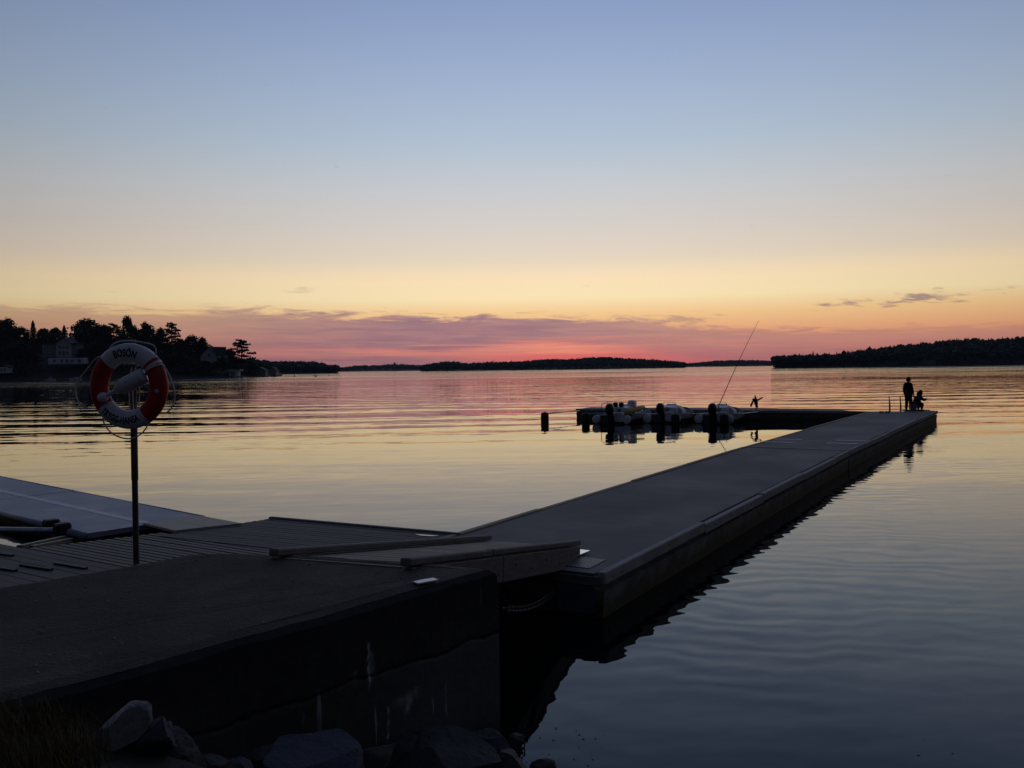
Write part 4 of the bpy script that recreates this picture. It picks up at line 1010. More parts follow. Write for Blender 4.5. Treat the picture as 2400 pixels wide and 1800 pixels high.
def adult(loc, rz):
    o = empty('person', loc, rz, 'adult in a long dark jacket standing at the pontoon edge, looking out', 'person', None)
    # local frame: y = facing direction
    J = dict(pel=(0, 0, .93), sp=(0, 0, 1.12), ch=(0, -.01, 1.34), nk=(0, .0, 1.49), hd=(0, .02, 1.58),
             lh=(-.10, 0, .88), lk=(-.115, .03, .50), la=(-.12, -.02, .10), lt=(-.13, .16, .035),
             rh=(.10, 0, .88), rk=(.125, .02, .50), ra=(.14, -.03, .10), rt=(.16, .15, .035),
             ls=(-.19, -.01, 1.41), le=(-.25, -.03, 1.12), lw=(-.22, .06, .88), rs=(.19, -.01, 1.41), re=(.26, -.02, 1.12), rw=(.25, .07, .87))
    E = [('pel', 'sp'), ('sp', 'ch'), ('ch', 'nk'), ('nk', 'hd'), ('pel', 'lh'), ('lh', 'lk'), ('lk', 'la'), ('la', 'lt'), ('pel', 'rh'), ('rh', 'rk'), ('rk', 'ra'), ('ra', 'rt'), ('ch', 'ls'), ('ls', 'le'), ('le', 'lw'), ('ch', 'rs'), ('rs', 're'), ('re', 'rw')]
    Rd = dict(pel=(.15, .11), sp=(.14, .10), ch=(.16, .11), nk=.06, hd=.055, lh=.095, lk=.062, la=.045, lt=.035, rh=.095, rk=.062, ra=.045, rt=.035, ls=.06, le=.045, lw=.03, rs=.06, re=.045, rw=.03)
    fingers(J, E, Rd, 'lw', (.05, .25, -1), (0, 1, 0), 1.0, 'lf', .4); fingers(J, E, Rd, 'rw', (-.05, .25, -1), (0, 1, 0), 1.0, 'rf', .4)
    skin('body', J, E, Rd, SKIN, o)
    head_mesh('head', Vector((0, .03, 1.66)), 1.2, (.5, 1, -.1), SKIN, HAIR, o)
    sel = lambda ks: {k: J[k] for k in ks}
    ks = ['pel', 'sp', 'ch', 'nk', 'ls', 'le', 'lw', 'rs', 're', 'rw']
    JJ = sel(ks); JJ['hem'] = (0, 0, .58); JJ['lw'] = tuple(Vector(J['le']).lerp(Vector(J['lw']), .93)); JJ['rw'] = tuple(Vector(J['re']).lerp(Vector(J['rw']), .93)); JJ['nk'] = (0, -.0, 1.53)
    RR = dict(pel=(.205, .155), sp=(.20, .15), ch=(.205, .15), nk=.085, ls=.085, le=.068, lw=.056, rs=.085, re=.068, rw=.056, hem=(.20, .16))
    skin('jacket', JJ, [('pel', 'sp'), ('sp', 'ch'), ('ch', 'nk'), ('pel', 'hem'), ('ch', 'ls'), ('ls', 'le'), ('le', 'lw'), ('ch', 'rs'), ('rs', 're'), ('re', 'rw')], RR, JACK, o)
    ks = ['pel', 'lh', 'lk', 'la', 'rh', 'rk', 'ra']; RR = dict(pel=(.16, .13), lh=.12, lk=.088, la=.075, rh=.12, rk=.088, ra=.075)
    skin('trousers', sel(ks), [('pel', 'lh'), ('lh', 'lk'), ('lk', 'la'), ('pel', 'rh'), ('rh', 'rk'), ('rk', 'ra')], RR, TROU, o)
    for sx, a, t in ((-1, 'la', 'lt'), (1, 'ra', 'rt')):
        g = MB(); A = Vector(J[a]); T = Vector(J[t]); g.tube([(A.x, A.y - .07, .05), (A.x, A.y, .058), (A.x * .5 + T.x * .5, T.y * .55, .05), (T.x, T.y + .02, .035)], [.045, .052, .05, .035], 10); g.build('shoe', BLACKRUB, o, smooth=True)
    return o
def child(loc, rz):
    o = empty('person', loc, rz, 'small child in navy clothes crouching low with arms reaching over the water', 'person', None)
    J = dict(pel=(0, -.10, .36), sp=(0, -.03, .50), ch=(0, .06, .63), nk=(0, .10, .72), hd=(0, .12, .78),
             lh=(-.08, -.08, .34), lk=(-.12, .20, .36), la=(-.11, .10, .08), lt=(-.12, .22, .03), rh=(.08, -.08, .34), rk=(.12, .20, .34), ra=(.11, .12, .08), rt=(.12, .25, .03),
             ls=(-.13, .07, .66), le=(-.15, .24, .54), lw=(-.06, .40, .58), rs=(.13, .07, .66), re=(.15, .24, .52), rw=(.05, .42, .56))
    E = [('pel', 'sp'), ('sp', 'ch'), ('ch', 'nk'), ('nk', 'hd'), ('pel', 'lh'), ('lh', 'lk'), ('lk', 'la'), ('la', 'lt'), ('pel', 'rh'), ('rh', 'rk'), ('rk', 'ra'), ('ra', 'rt'), ('ch', 'ls'), ('ls', 'le'), ('le', 'lw'), ('ch', 'rs'), ('rs', 're'), ('re', 'rw')]
    Rd = dict(pel=(.11, .09), sp=(.105, .085), ch=(.115, .09), nk=.045, hd=.045, lh=.07, lk=.05, la=.036, lt=.028, rh=.07, rk=.05, ra=.036, rt=.028, ls=.045, le=.036, lw=.025, rs=.045, re=.036, rw=.025)
    fingers(J, E, Rd, 'lw', (.2, 1, .25), (1, 0, 0), .8, 'lf', .4); fingers(J, E, Rd, 'rw', (-.1, 1, .2), (1, 0, 0), .8, 'rf', .4)
    skin('body', J, E, Rd, SKIN, o)
    head_mesh('head', Vector((0, .16, .86)), 1.15, (.0, 1, -.35), SKIN, HAIR, o, True)
    ks = ['pel', 'sp', 'ch', 'nk', 'ls', 'le', 'lw', 'rs', 're', 'rw']; JJ = {k: J[k] for k in ks}; JJ['lw'] = tuple(Vector(J['le']).lerp(Vector(J['lw']), .9)); JJ['rw'] = tuple(Vector(J['re']).lerp(Vector(J['rw']), .9))
    skin('jacket', JJ, [('pel', 'sp'), ('sp', 'ch'), ('ch', 'nk'), ('ch', 'ls'), ('ls', 'le'), ('le', 'lw'), ('ch', 'rs'), ('rs', 're'), ('re', 'rw')], dict(pel=(.20, .16), sp=(.20, .155), ch=(.19, .15), nk=.085, ls=.085, le=.068, lw=.048, rs=.085, re=.068, rw=.048), NAVY, o)
    ks = ['pel', 'lh', 'lk', 'la', 'rh', 'rk', 'ra']
    skin('trousers', {k: J[k] for k in ks}, [('pel', 'lh'), ('lh', 'lk'), ('lk', 'la'), ('pel', 'rh'), ('rh', 'rk'), ('rk', 'ra')], dict(pel=(.18, .15), lh=.12, lk=.085, la=.055, rh=.12, rk=.085, ra=.055), NAVY, o)
    for a, t in (('la', 'lt'), ('ra', 'rt')):
        g = MB(); A = Vector(J[a]); T = Vector(J[t]); o.scale = (1.1, 1.1, 1.1); g.tube([(A.x, A.y - .05, .04), (A.x, A.y, .046), (T.x, T.y, .035), (T.x, T.y + .02, .028)], [.034, .04, .038, .026], 10); g.build('shoe', BLACKRUB, o, smooth=True)
    return o
ap = U(2129, 963, PZ + .01); adult(Vector((ap.x, ap.y, .522)), R(-62))
cp = U(2150.5, 962.5, PZ + .01); child(Vector((cp.x, cp.y, .522)), R(-78))
bk = U(2138.5, 963.5, PZ + .01)
o = empty('bucket', (bk.x, bk.y - .1, .522), .4, 'pale translucent bucket standing between the adult and the child', 'bucket')
g = MB(); g.lathe([(.13, 0), (.15, .01), (.185, .36), (.20, .37), (.20, .40), (.185, .40), (.18, .37), (.145, .03)], 18); g.build('shell', surf('pale_plastic', (.16, .165, .18), .5, .1, 6), o, smooth=True, angle=R(40))
g = MB(); g.tube([(.19 * math.cos(t), 0, .38 + .19 * math.sin(t)) for t in [math.pi * k_ / 14 for k_ in range(15)]], .008, 6); g.build('handle', DARKSTEEL, o)
# ------------------------------------------------------------------ cormorant drying its wings on the cross pontoon
bp = U(1772, 960.5, .53)
bird = empty('cormorant', bp, 0, 'dark cormorant with spread wings standing on the cross pontoon', 'bird')
FEA = surf('black_plumage', (.010, .010, .012), .6, .3, 14)
J = dict(tail=(.06, -.10, .12), pel=(.02, -.02, .30), body=(-.01, .02, .47), br=(-.02, .05, .58), nk=(-.02, .06, .70), hd=(-.025, .08, .80), bk=(-.025, .16, .82), f1=(.06, .0, .10), f2=(.08, .03, .0), g1=(.00, .0, .12), g2=(-.02, .03, .0))
E = [('body', 'br'), ('body', 'pel'), ('pel', 'tail'), ('br', 'nk'), ('nk', 'hd'), ('hd', 'bk'), ('pel', 'f1'), ('f1', 'f2'), ('pel', 'g1'), ('g1', 'g2')]
J = {k: J[k] for k in ['body', 'br', 'pel', 'tail', 'nk', 'hd', 'bk', 'f1', 'f2', 'g1', 'g2']}
skin('body', J, E, dict(tail=(.05, .015), pel=.085, body=.115, br=.10, nk=.04, hd=.042, bk=.010, f1=.022, f2=.02, g1=.022, g2=.02), FEA, bird)
def wing(P, name='wing'):
    g = MB(); n = len(P)
    for s_ in (-.012, .012):
        pass
    a = [g.bm.verts.new((p[0], p[1] - .012, p[2])) for p in P]; b_ = [g.bm.verts.new((p[0], p[1] + .012, p[2])) for p in P]
    g.face(a); g.face(b_[::-1])
    for i in range(n): g.face([a[i], a[(i + 1) % n], b_[(i + 1) % n], b_[i]])
    g.build(name, FEA, bird)
wing([(-.06, .03, .62), (-.16, .0, .64), (-.22, -.02, .60), (-.20, -.02, .54), (-.23, -.02, .46), (-.30, -.03, .36), (-.34, -.03, .24), (-.31, -.03, .15), (-.25, -.02, .20), (-.20, -.02, .30), (-.16, .0, .40), (-.10, .02, .48)])
wing([(.04, .03, .60), (.14, .0, .60), (.24, -.02, .66), (.36, -.03, .72), (.39, -.03, .70), (.36, -.03, .65), (.28, -.02, .60), (.20, -.02, .54), (.12, .0, .50), (.06, .02, .50)])
# ------------------------------------------------------------------ far shores
LEAFM = surf('leaf_green_dark', (.030, .040, .020), .7, .4, .6, spec=.2)
PINEM = surf('pine_green_dark', (.022, .034, .020), .7, .4, .6, spec=.2)
BARK = surf('bark', (.05, .038, .03), .9, .4, 3)
HILLM = surf('hill_floor', (.025, .032, .018), .95, .4, .05)
SHORER = surf('shore_rock_ground', (.022, .022, .018), .9, .4, .3)
def horizon(px): return 863.3 - .0133 * (px - 1200)
def interp(P, x):
    if x <= P[0][0]: return P[0][1]
    for (a, ya), (b_, yb) in zip(P, P[1:]):
        if x <= b_: return ya + (yb - ya) * (x - a) / (b_ - a)
    return P[-1][1]
def ridge(hname, prof, D, th, tree, n, conif, seed, x0, x1, taper=0, sizev=.35):
    rr = random.Random(seed); g = MB(); NXk = 90; rows = [(-.02, 0), (0.0, .0), (.08, .25), (.5, .8), (1.0, 1.0), (1.6, .6), (2.4, -.2)]
    def prof_z(px):
        py = interp(prof, px); return max(.3, (horizon(px) - py) / F * (D + th) + CAMZ - tree * .78)
    def gzz(px, v):
        for (a, za), (b_, zb) in zip(rows, rows[1:]):
            if v <= b_: return prof_z(px) * (za + (zb - za) * (v - a) / (b_ - a)) + .2
        return 0
    V = {}
    for i in range(NXk + 1):
        px = x0 + (x1 - x0) * i / NXk
        for j, (v, k_) in enumerate(rows):
            Yd = D + th * v; p = UD(px, 800, Yd)
            V[i, j] = g.bm.verts.new((p.x, Yd, prof_z(px) * k_ + (.3 if j > 0 else -2) if j < len(rows) - 1 else -3))
    for i in range(NXk):
        for j in range(len(rows) - 1): g.face([V[i, j], V[i + 1, j], V[i + 1, j + 1], V[i, j + 1]])
    tag(g.build('hill', HILLM, smooth=True), kind='structure')
    g = MB()
    for t in range(n):
        px = rr.uniform(x0, x1); v = rr.random() ** .8 * 1.1; Yd = D + th * v
        p = UD(px, 800, Yd); z = gzz(px, v) - .4
        h = tree * (rr.uniform(1 - sizev, 1 + sizev * .55))
        if rr.random() < .03: h *= 1.15
        # shrink at the tip of a point of land
        if rr.random() < conif:
            h *= .92; w_ = h * rr.uniform(.17, .25); c = Vector((p.x, Yd, z))
            for (za, zb, k_) in ((.08, .55, 1.0), (.32, .8, .72), (.58, 1.0, .45)):
                a0 = rr.random() * 6
                ring = [g.bm.verts.new(c + Vector((w_ * k_ * rr.uniform(.65, 1.15) * math.cos(a0 + 6.283 * q_ / 6), w_ * k_ * rr.uniform(.65, 1.15) * math.sin(a0 + 6.283 * q_ / 6), h * (za + rr.uniform(-.03, .03))))) for q_ in range(6)]
                ap_ = g.bm.verts.new(c + Vector((0, 0, h * zb)))
                for q_ in range(6): g.face([ring[q_], ring[(q_ + 1) % 6], ap_])
        else:
            h *= .85; c = Vector((p.x, Yd, z))
            for q_ in range(3):
                oc = c + Vector((rr.uniform(-.2, .2) * h, rr.uniform(-.2, .2) * h, h * rr.uniform(.45, .8))); sx = h * rr.uniform(.16, .28); sz = h * rr.uniform(.14, .24)
                top = g.bm.verts.new(oc + Vector((rr.uniform(-.3, .3) * sx, 0, sz))); bot = g.bm.verts.new(oc + Vector((0, 0, -sz * 2)))
                ring = [g.bm.verts.new(oc + Vector((sx * rr.uniform(.6, 1.2) * math.cos(6.283 * u / 6), sx * rr.uniform(.6, 1.2) * math.sin(6.283 * u / 6), sz * rr.uniform(-.3, .45)))) for u in range(6)]
                for u in range(6): g.face([ring[u], ring[(u + 1) % 6], top]); g.face([ring[(u + 1) % 6], ring[u], bot])
    tag(g.build('forest', PINEM), 'dark wooded ridge', kind='stuff')
ridge('h', [(1812, 852), (1816, 845), (1866, 836), (1947, 832), (2029, 822), (2110, 811), (2192, 803), (2232, 796), (2314, 796), (2395, 792), (2600, 788)], 780, 160, 13, 3000, .28, 3, 1815, 2640, sizev=.26)
ridge('h', [(900, 868), (985, 858), (1010, 853), (1042, 847), (1068, 848), (1088, 852), (1150, 849), (1223, 848), (1232, 845), (1290, 842), (1330, 843), (1381, 838), (1420, 837), (1460, 840), (1494, 841), (1530, 843), (1560, 846), (1600, 850)], 1500, 200, 12, 3000, .30, 5, 985, 1605, sizev=.3)
ridge('h', [(1590, 854), (1640, 849), (1680, 845), (1706, 844), (1760, 844), (1830, 846), (1900, 846)], 2700, 300, 14, 1300, .4, 8, 1560, 1900, sizev=.2)
ridge('h', [(740, 862), (780, 861), (800, 861), (830, 856.5), (880, 856), (920, 853), (960, 854), (1000, 857), (1060, 859), (1400, 856), (1600, 853)], 2600, 300, 14, 2200, .35, 9, 740, 1620, sizev=.2)
ridge('h', [(520, 838), (590, 842), (636, 847), (690, 848), (749, 850), (762, 855), (775, 860), (790, 867), (800, 870)], 1050, 160, 12, 1700, .12, 12, 480, 790, sizev=.25)
# left headland ground
def hz_head(px, v):
    hh = interp([(-300, 20), (100, 20), (200, 20), (300, 18), (420, 14), (480, 10), (540, 6), (570, 3.5), (610, 2.2), (660, 1.3)], px)
    return hh * (0 if v <= 0 else (v / .25) * .34 if v < .25 else .34 + .66 * min(1, (v - .25) / .75))
def headD(px): return interp([(-300, 455), (200, 463), (400, 472), (530, 490), (600, 525), (660, 600)], px)
g = MB(); V = {}; NXk = 80; vv = [-.06, 0, .06, .15, .25, .5, .75, 1.0, 1.5, 2.2]
for i in range(NXk + 1):
    px = -320 + 980 * i / NXk
    for j, v in enumerate(vv):
        Yd = headD(px) + 75 * v; p = UD(px, 800, Yd)
        z = -1.5 if j == 0 else (hz_head(px, v) + .35 + rnd.uniform(-.25, .25) if v <= 1 else hz_head(px, 1) * (1.5 - v * .55) - (3 if j == len(vv) - 1 else 0))
        V[i, j] = g.bm.verts.new((p.x, Yd, z))
for i in range(NXk):
    for j in range(len(vv) - 1): g.face([V[i, j], V[i + 1, j], V[i + 1, j + 1], V[i, j + 1]])
tag(g.build('terrain', SHORER, smooth=True), kind='structure')
def head_pt(px, v): 
    Yd = headD(px) + 75 * v; p = UD(px, 800, Yd); return Vector((p.x, Yd, hz_head(px, v) + .3))
# leafy crowns: many small leaf clumps filling a set of lobes
def leaf(g, c, s, rr):
    n = Vector((rr.gauss(0, 1), rr.gauss(0, 1), rr.gauss(0, .8))).normalized(); a = n.orthogonal().normalized(); b_ = n.cross(a)
    k_ = rr.random() * 6.28; a, b_ = a * math.cos(k_) + b_ * math.sin(k_), b_ * math.cos(k_) - a * math.sin(k_)
    g.face([g.bm.verts.new(c + a * s), g.bm.verts.new(c + b_ * s * .6), g.bm.verts.new(c - a * s * .9), g.bm.verts.new(c - b_ * s * .65)])
def crown(kind, seed):
    rr = random.Random(seed); g = MB(); limbs = []
    if kind == 'broad':
        for k_ in range(30):
            a = rr.random() * 6.28; u = rr.random(); zc = .20 + .70 * u; rad = .34 * math.sin(math.pi * min(1, .18 + .8 * u) ** .9) * rr.uniform(.4, 1.05)
            c = Vector((rad * math.cos(a), rad * math.sin(a), zc)); r = rr.uniform(.095, .16); limbs.append(c)
            for q_ in range(125):
                d = Vector((rr.gauss(0, 1), rr.gauss(0, 1), rr.gauss(0, .75))).normalized() * r * rr.uniform(.35, 1.1) ** .6; leaf(g, c + d, rr.uniform(.018, .036), rr)
    elif kind == 'pine':
        for k_ in range(22):
            u = k_ / 21; zc = .34 + .62 * u; a = k_ * 2.4; rad = (.06 + .20 * (1 - u) ** .6) * rr.uniform(.5, 1.15) * (.6 if u < .12 else 1)
            c = Vector((rad * math.cos(a), rad * math.sin(a), zc)); limbs.append(c); r = rr.uniform(.085, .135) * (1 - .35 * u)
            for q_ in range(110):
                d = Vector((rr.gauss(0, 1) * 1.2, rr.gauss(0, 1) * 1.2, rr.gauss(0, .42))).normalized(); d.z *= .5; leaf(g, c + d * r * rr.uniform(.3, 1.15), rr.uniform(.016, .032), rr)
    else:
        for k_ in range(46):
            u = k_ / 45; zc = .10 + .90 * u; R_ = .17 * (1 - u) ** .85 + .008
            for q_ in range(46):
                a = rr.random() * 6.28; rad = R_ * rr.uniform(.3, 1.08); leaf(g, Vector((rad * math.cos(a), rad * math.sin(a), zc - .22 * rad + rr.uniform(-.012, .012))), rr.uniform(.011, .022), rr)
    return g, limbs
def make_tree(kind, seed):
    o = empty(kind, (0, 0, 0)); g, limbs = crown({'deciduous_tree': 'broad', 'pine_tree': 'pine', 'spruce_tree': 'spruce'}[kind], seed)
    g.build('crown', LEAFM if kind == 'deciduous_tree' else PINEM, o)
    g = MB(); top = .9 if kind != 'deciduous_tree' else .6
    g.tube([(0, 0, -.03), (.004, .003, top * .35), (-.006, .004, top * .7), (0, 0, top)], [.022, .017, .011, .004], 7)
    for c in limbs[::2]:
        z0 = max(.18, c.z - .14); g.tube([(0, 0, z0), ((c.x) * .55, c.y * .55, (z0 + c.z) / 2 + .01), c], [.008, .006, .003], 5)
    g.build('trunk', BARK, o); return o
proto = {('deciduous_tree', k_): make_tree('deciduous_tree', 20 + k_) for k_ in range(4)}
proto.update({('pine_tree', k_): make_tree('pine_tree', 40 + k_) for k_ in range(3)}); proto[('spruce_tree', 0)] = make_tree('spruce_tree', 60); proto[('spruce_tree', 1)] = make_tree('spruce_tree', 61)
used = set()
def tree(kind, var, px, top, wpx, v, label):
    b_ = head_pt(px, v); topz = UD(px, top, b_.y).z; h = topz - b_.z
    pr = proto[(kind, var)]; o = pr if (kind, var) not in used else copy_tree(pr); used.add((kind, var))
    base_w = {'deciduous_tree': .70, 'pine_tree': .5, 'spruce_tree': .36}[kind]
    wm = wpx / F * b_.y; o.location = b_; o.scale = (wm / base_w, wm / base_w, h * 1.0); o.rotation_euler = (0, 0, rnd.uniform(0, 6.28))
    tag(o, label, 'tree', 'trees on the left headland')
T = [('deciduous_tree', 0, -25, 752, 60, .8, 'broad tree cut by the left frame edge on the headland'),
     ('deciduous_tree', 1, 14, 744, 72, .7, 'tall broad tree at the left frame edge, high above the small white shed'),
     ('deciduous_tree', 2, 50, 764, 44, .8, 'lower rounded tree right of the tall broad tree at the frame edge'),
     ('spruce_tree', 0, 78, 752, 34, .8, 'spire-shaped spruce left of the white villa, alone above its neighbours'),
     ('deciduous_tree', 3, 104, 768, 46, .85, 'low bushy tree between the spire-shaped spruce and the villa roof'),
     ('deciduous_tree', 0, 130, 768, 40, .9, 'bushy tree directly behind the gable of the white villa'),
     ('spruce_tree', 1, 151, 763, 30, .9, 'narrow thin-topped tree just right of the villa gable'),
     ('deciduous_tree', 1, 182, 772, 36, .6, 'leaning edge tree at the right side of the white villa'),
     ('deciduous_tree', 2, 206, 744, 78, .7, 'big round-topped tree right of the villa, first of the tall clump'),
     ('deciduous_tree', 3, 242, 759, 56, .75, 'flat-topped tree behind the upper left of the lifebuoy'),
     ('pine_tree', 0, 266, 757, 42, .8, 'pine filling the gap left of the tallest crown behind the lifebuoy'),
     ('deciduous_tree', 0, 299, 741, 46, .7, 'tallest dome-shaped crown of the headland, straight above the lifebuoy'),
     ('deciduous_tree', 2, 322, 768, 38, .6, 'small tree in the notch right of the tallest dome-shaped crown'),
     ('deciduous_tree', 1, 345, 753, 52, .7, 'wide crown right above the top of the lifebuoy rope'),
     ('deciduous_tree', 3, 376, 766, 38, .75, 'low crown between the wide crown and the tufted pine'),
     ('pine_tree', 1, 402, 755, 46, .65, 'tufted pine at the right end of the tall clump'),
     ('deciduous_tree', 0, 425, 795, 44, .5, 'low tree below the tufted pine on the falling slope'),
     ('deciduous_tree', 2, 449, 783, 52, .6, 'broad tree on the slope left of the dark gabled house'),
     ('deciduous_tree', 3, 475, 788, 34, .6, 'ragged tree touching the dark gabled house on its left'),
     ('deciduous_tree', 1, 538, 815, 34, .25, 'low bushy tree between the dark gabled house and the shore pine'),
     ('pine_tree', 2, 565, 794, 56, .12, 'lone spreading pine on the point, last tall tree before open water'),
     ('deciduous_tree', 0, 520, 838, 46, .2, 'dark bushy tree below the gabled house above the boathouse'),
     ('deciduous_tree', 2, 590, 848, 36, .2, 'small tree at the foot of the lone pine on the point'),
     ('deciduous_tree', 3, 226, 800, 74, .3, 'dark lower tree in front of the tall clump, left of the lifebuoy'),
     ('deciduous_tree', 1, 420, 825, 70, .25, 'wide dark tree low on the slope, right of the lifebuoy'),
     ('deciduous_tree', 2, 40, 800, 80, .35, 'dark wide tree standing left of the villa terrace'),
     ('deciduous_tree', 0, 478, 846, 56, .15, 'shoreline tree below the left gable of the dark house')]
for t in T: tree(*t)
# undergrowth filling the slope
rr = random.Random(5); g = MB()
for i in range(2100):
    px = rr.uniform(-300, 610); v = rr.uniform(.07, 1.15); b_ = head_pt(px, min(v, 1)); b_.y = headD(px) + 75 * v; b_.x = UD(px, 800, b_.y).x
    if 86 < px < 205 and .02 < v < .75: continue
    if 470 < px < 545 and .1 < v < .55: continue
    sc = rr.uniform(2.0, 4.5) * (1.9 if v > .55 else 1) * (1 if px < 520 else .6)
    for k_ in range(20):
        leaf(g, b_ + Vector((max(-1, min(1, rr.gauss(0, .55))) * sc, max(-1, min(1, rr.gauss(0, .55))) * sc, min(1.25, abs(rr.gauss(.5, .4))) * sc)), rr.uniform(.5, 1.1), rr)
tag(g.build('undergrowth', LEAFM), kind='stuff')
# ------------------------------------------------------------------ houses on the left headland
WALLW = surf('pale_house_wall', (.72, .72, .72), .7, .08, .3); WALLG = surf('grey_house_wall', (.42, .42, .43), .7, .1, .3); WALLT = surf('tan_house_wall', (.34, .26, .18), .7, .1, .3)
WALLD = surf('dark_house_wall', (.22, .21, .20), .8, .15, .3)
ROOFD = surf('dark_roof', (.03, .03, .033), .8, .2, .5); GLASSM = surf('dark_window_glass', (.012, .014, .018), .1, .1, 2, spec=.6); LITW = surf('pale_window', (.55, .52, .46), .5, .05, 2)
def pxm(dpx, D): return dpx / F * D
def wallbox(g, px0, px1, y0, y1, D, dep):
    a = UD(px0, y1, D); b_ = UD(px1, y0, D); g.box(((a.x + b_.x) / 2, D + dep / 2, (a.z + b_.z) / 2), (b_.x - a.x, dep, b_.z - a.z))
def windows(o, lst, D, mat=GLASSM, name='window'):
    for (px0, px1, y0, y1) in lst:
        a = UD(px0, y1, D); b_ = UD(px1, y0, D); g = MB(); g.box(((a.x + b_.x) / 2, D - .03, (a.z + b_.z) / 2), (b_.x - a.x, .14, b_.z - a.z)); f_ = g.build(name, mat, o, world=True)
        g = MB(); w_ = b_.x - a.x; h_ = b_.z - a.z; cx_ = (a.x + b_.x) / 2; cz_ = (a.z + b_.z) / 2
        for dx in (-w_ / 2, 0, w_ / 2): g.box((cx_ + dx, D - .09, cz_), (.12, .1, h_ + .1))
        for dz in (-h_ / 2, h_ / 2): g.box((cx_, D - .093, cz_ + dz), (w_ + .12, .1, .12))
        g.build('frame', WALLW, f_, world=True)
def gable(g, px0, px1, ytop, ybase, D, dep, over=.6, th_=.25):
    a = UD(px0, ybase, D); b_ = UD(px1, ybase, D); t = UD((px0 + px1) / 2, ytop, D)
    for s_, p in ((-1, a), (1, b_)):
        e_ = p + (p - t).normalized() * over
        q_ = [Vector((e_.x, D - over, e_.z)), Vector((t.x, D - over, t.z)), Vector((t.x, D + dep + over, t.z)), Vector((e_.x, D + dep + over, e_.z))]
        up = [g.bm.verts.new(v + Vector((0, 0, th_))) for v in q_]; dn = [g.bm.verts.new(v) for v in q_]
        g.face(up); g.face(dn[::-1])
        for i in range(4): g.face([dn[i], dn[(i + 1) % 4], up[(i + 1) % 4], up[i]])
def pediment(g, px0, px1, ytop, ybase, D, dep):
    a = UD(px0, ybase, D); b_ = UD(px1, ybase, D); t = UD((px0 + px1) / 2, ytop, D); P = [a, b_, t]
    fr_ = [g.bm.verts.new((p.x, D, p.z)) for p in P]; bk_ = [g.bm.verts.new((p.x, D + dep, p.z)) for p in P]
    g.face(fr_); g.face(bk_[::-1])
    for i in range(3): g.face([fr_[i], fr_[(i + 1) % 3], bk_[(i + 1) % 3], bk_[i]])
Dv = 480
vl = empty('villa', UD(145, 853, Dv), 0, 'large pale villa with a central gable and a long windowed terrace wall', 'house')
g = MB(); wallbox(g, 132, 166, 804, 838, Dv - 1.5, 9); pediment(g, 132, 166, 792, 804, Dv - 1.5, 9); g.build('gabled_wall', WALLG, vl, world=True)
g = MB(); wallbox(g, 99, 131.8, 806, 838, Dv + .5, 8); wallbox(g, 166.2, 179, 806, 838, Dv + .5, 8); g.build('wing_wall', WALLD, vl, world=True)
g = MB(); gable(g, 131, 167, 791, 805, Dv - 1.5, 9.0); wallbox(g, 97, 131.5, 803.5, 806, Dv - .2, 9.4); wallbox(g, 166.5, 181, 803.5, 806, Dv - .2, 9.4); g.build('roof', ROOFD, vl, world=True)
g = MB(); wallbox(g, 113, 197, 838.5, 853.5, Dv - 7, 5); g.build('terrace_wall', WALLW, vl, world=True)
windows(vl, [(137, 143, 810, 818), (146, 152, 810, 818), (155, 161, 810, 818), (137, 143, 823, 833), (146, 152, 822, 836), (155, 161, 823, 833)], Dv - 1.5, LITW if False else GLASSM)
windows(vl, [(103, 108, 812, 822), (114, 119, 812, 822), (123, 128, 812, 822), (103, 108, 826, 835), (114, 119, 826, 835), (169, 175, 812, 822), (169, 175, 826, 835)], Dv + .5)
windows(vl, [(125, 131, 842, 849), (142, 148, 842, 849), (154, 160, 842, 850), (166, 172, 842, 849), (183, 190, 842, 849)], Dv - 7)
Dg = 505
gh = empty('gabled_house', UD(500, 840, Dg), 0, 'dark gabled house with a steep roof and two pale windows near the point', 'house')
g = MB(); wallbox(g, 470, 508, 834, 850, Dg, 9); pediment(g, 470, 508, 814, 834, Dg, 9); wallbox(g, 508.2, 529, 832, 850, Dg + 1.5, 8); g.build('wall', WALLG, gh, world=True)
g = MB(); gable(g, 468, 510, 812.5, 835, Dg, 9)
a = UD(490, 813.5, Dg + 5); b_ = UD(530, 814, Dg + 5); c = UD(532, 833, Dg); d_ = UD(504, 833, Dg)
q_ = [a, b_, c, d_]; up = [g.bm.verts.new(v + Vector((0, -.05, .25))) for v in q_]; dn = [g.bm.verts.new(v + Vector((0, -.05, 0))) for v in q_]; g.face(up); g.face(dn[::-1])
for i in range(4): g.face([dn[i], dn[(i + 1) % 4], up[(i + 1) % 4], up[i]])
rf = g.build('roof', ROOFD, gh, world=True)
g = MB(); wallbox(g, 492, 497, 810, 815, Dg + 5, 1.2); g.build('chimney', WALLD, rf, world=True)
windows(gh, [(476, 481, 829, 836), (512, 517, 834, 840)], Dg, LITW)
windows(gh, [(487, 493, 829, 837)], Dg)
Db = 492
bh = empty('boathouse', UD(547, 880, Db), 0, 'small white boathouse with a flat pale roof at the water below the pine', 'boathouse')
g = MB(); wallbox(g, 537, 557, 869, 882, Db, 5); g.build('wall', WALLG, bh, world=True)
g = MB(); wallbox(g, 534, 562, 866.5, 869, Db - .6, 6.4); g.build('roof', WALLW, bh, world=True)
g = MB(); wallbox(g, 541, 549, 872, 881.5, Db - .08, .2); g.build('door', WALLD, bh, world=True)
g = MB(); wallbox(g, 551.5, 557.2, 869.2, 881.8, Db - .12, .2); g.build('white_panel', WALLW, bh, world=True)
Ds = 462
sh = empty('shed', UD(8, 875, Ds), 0, 'small white shed with two windows at the left frame edge', 'shed')
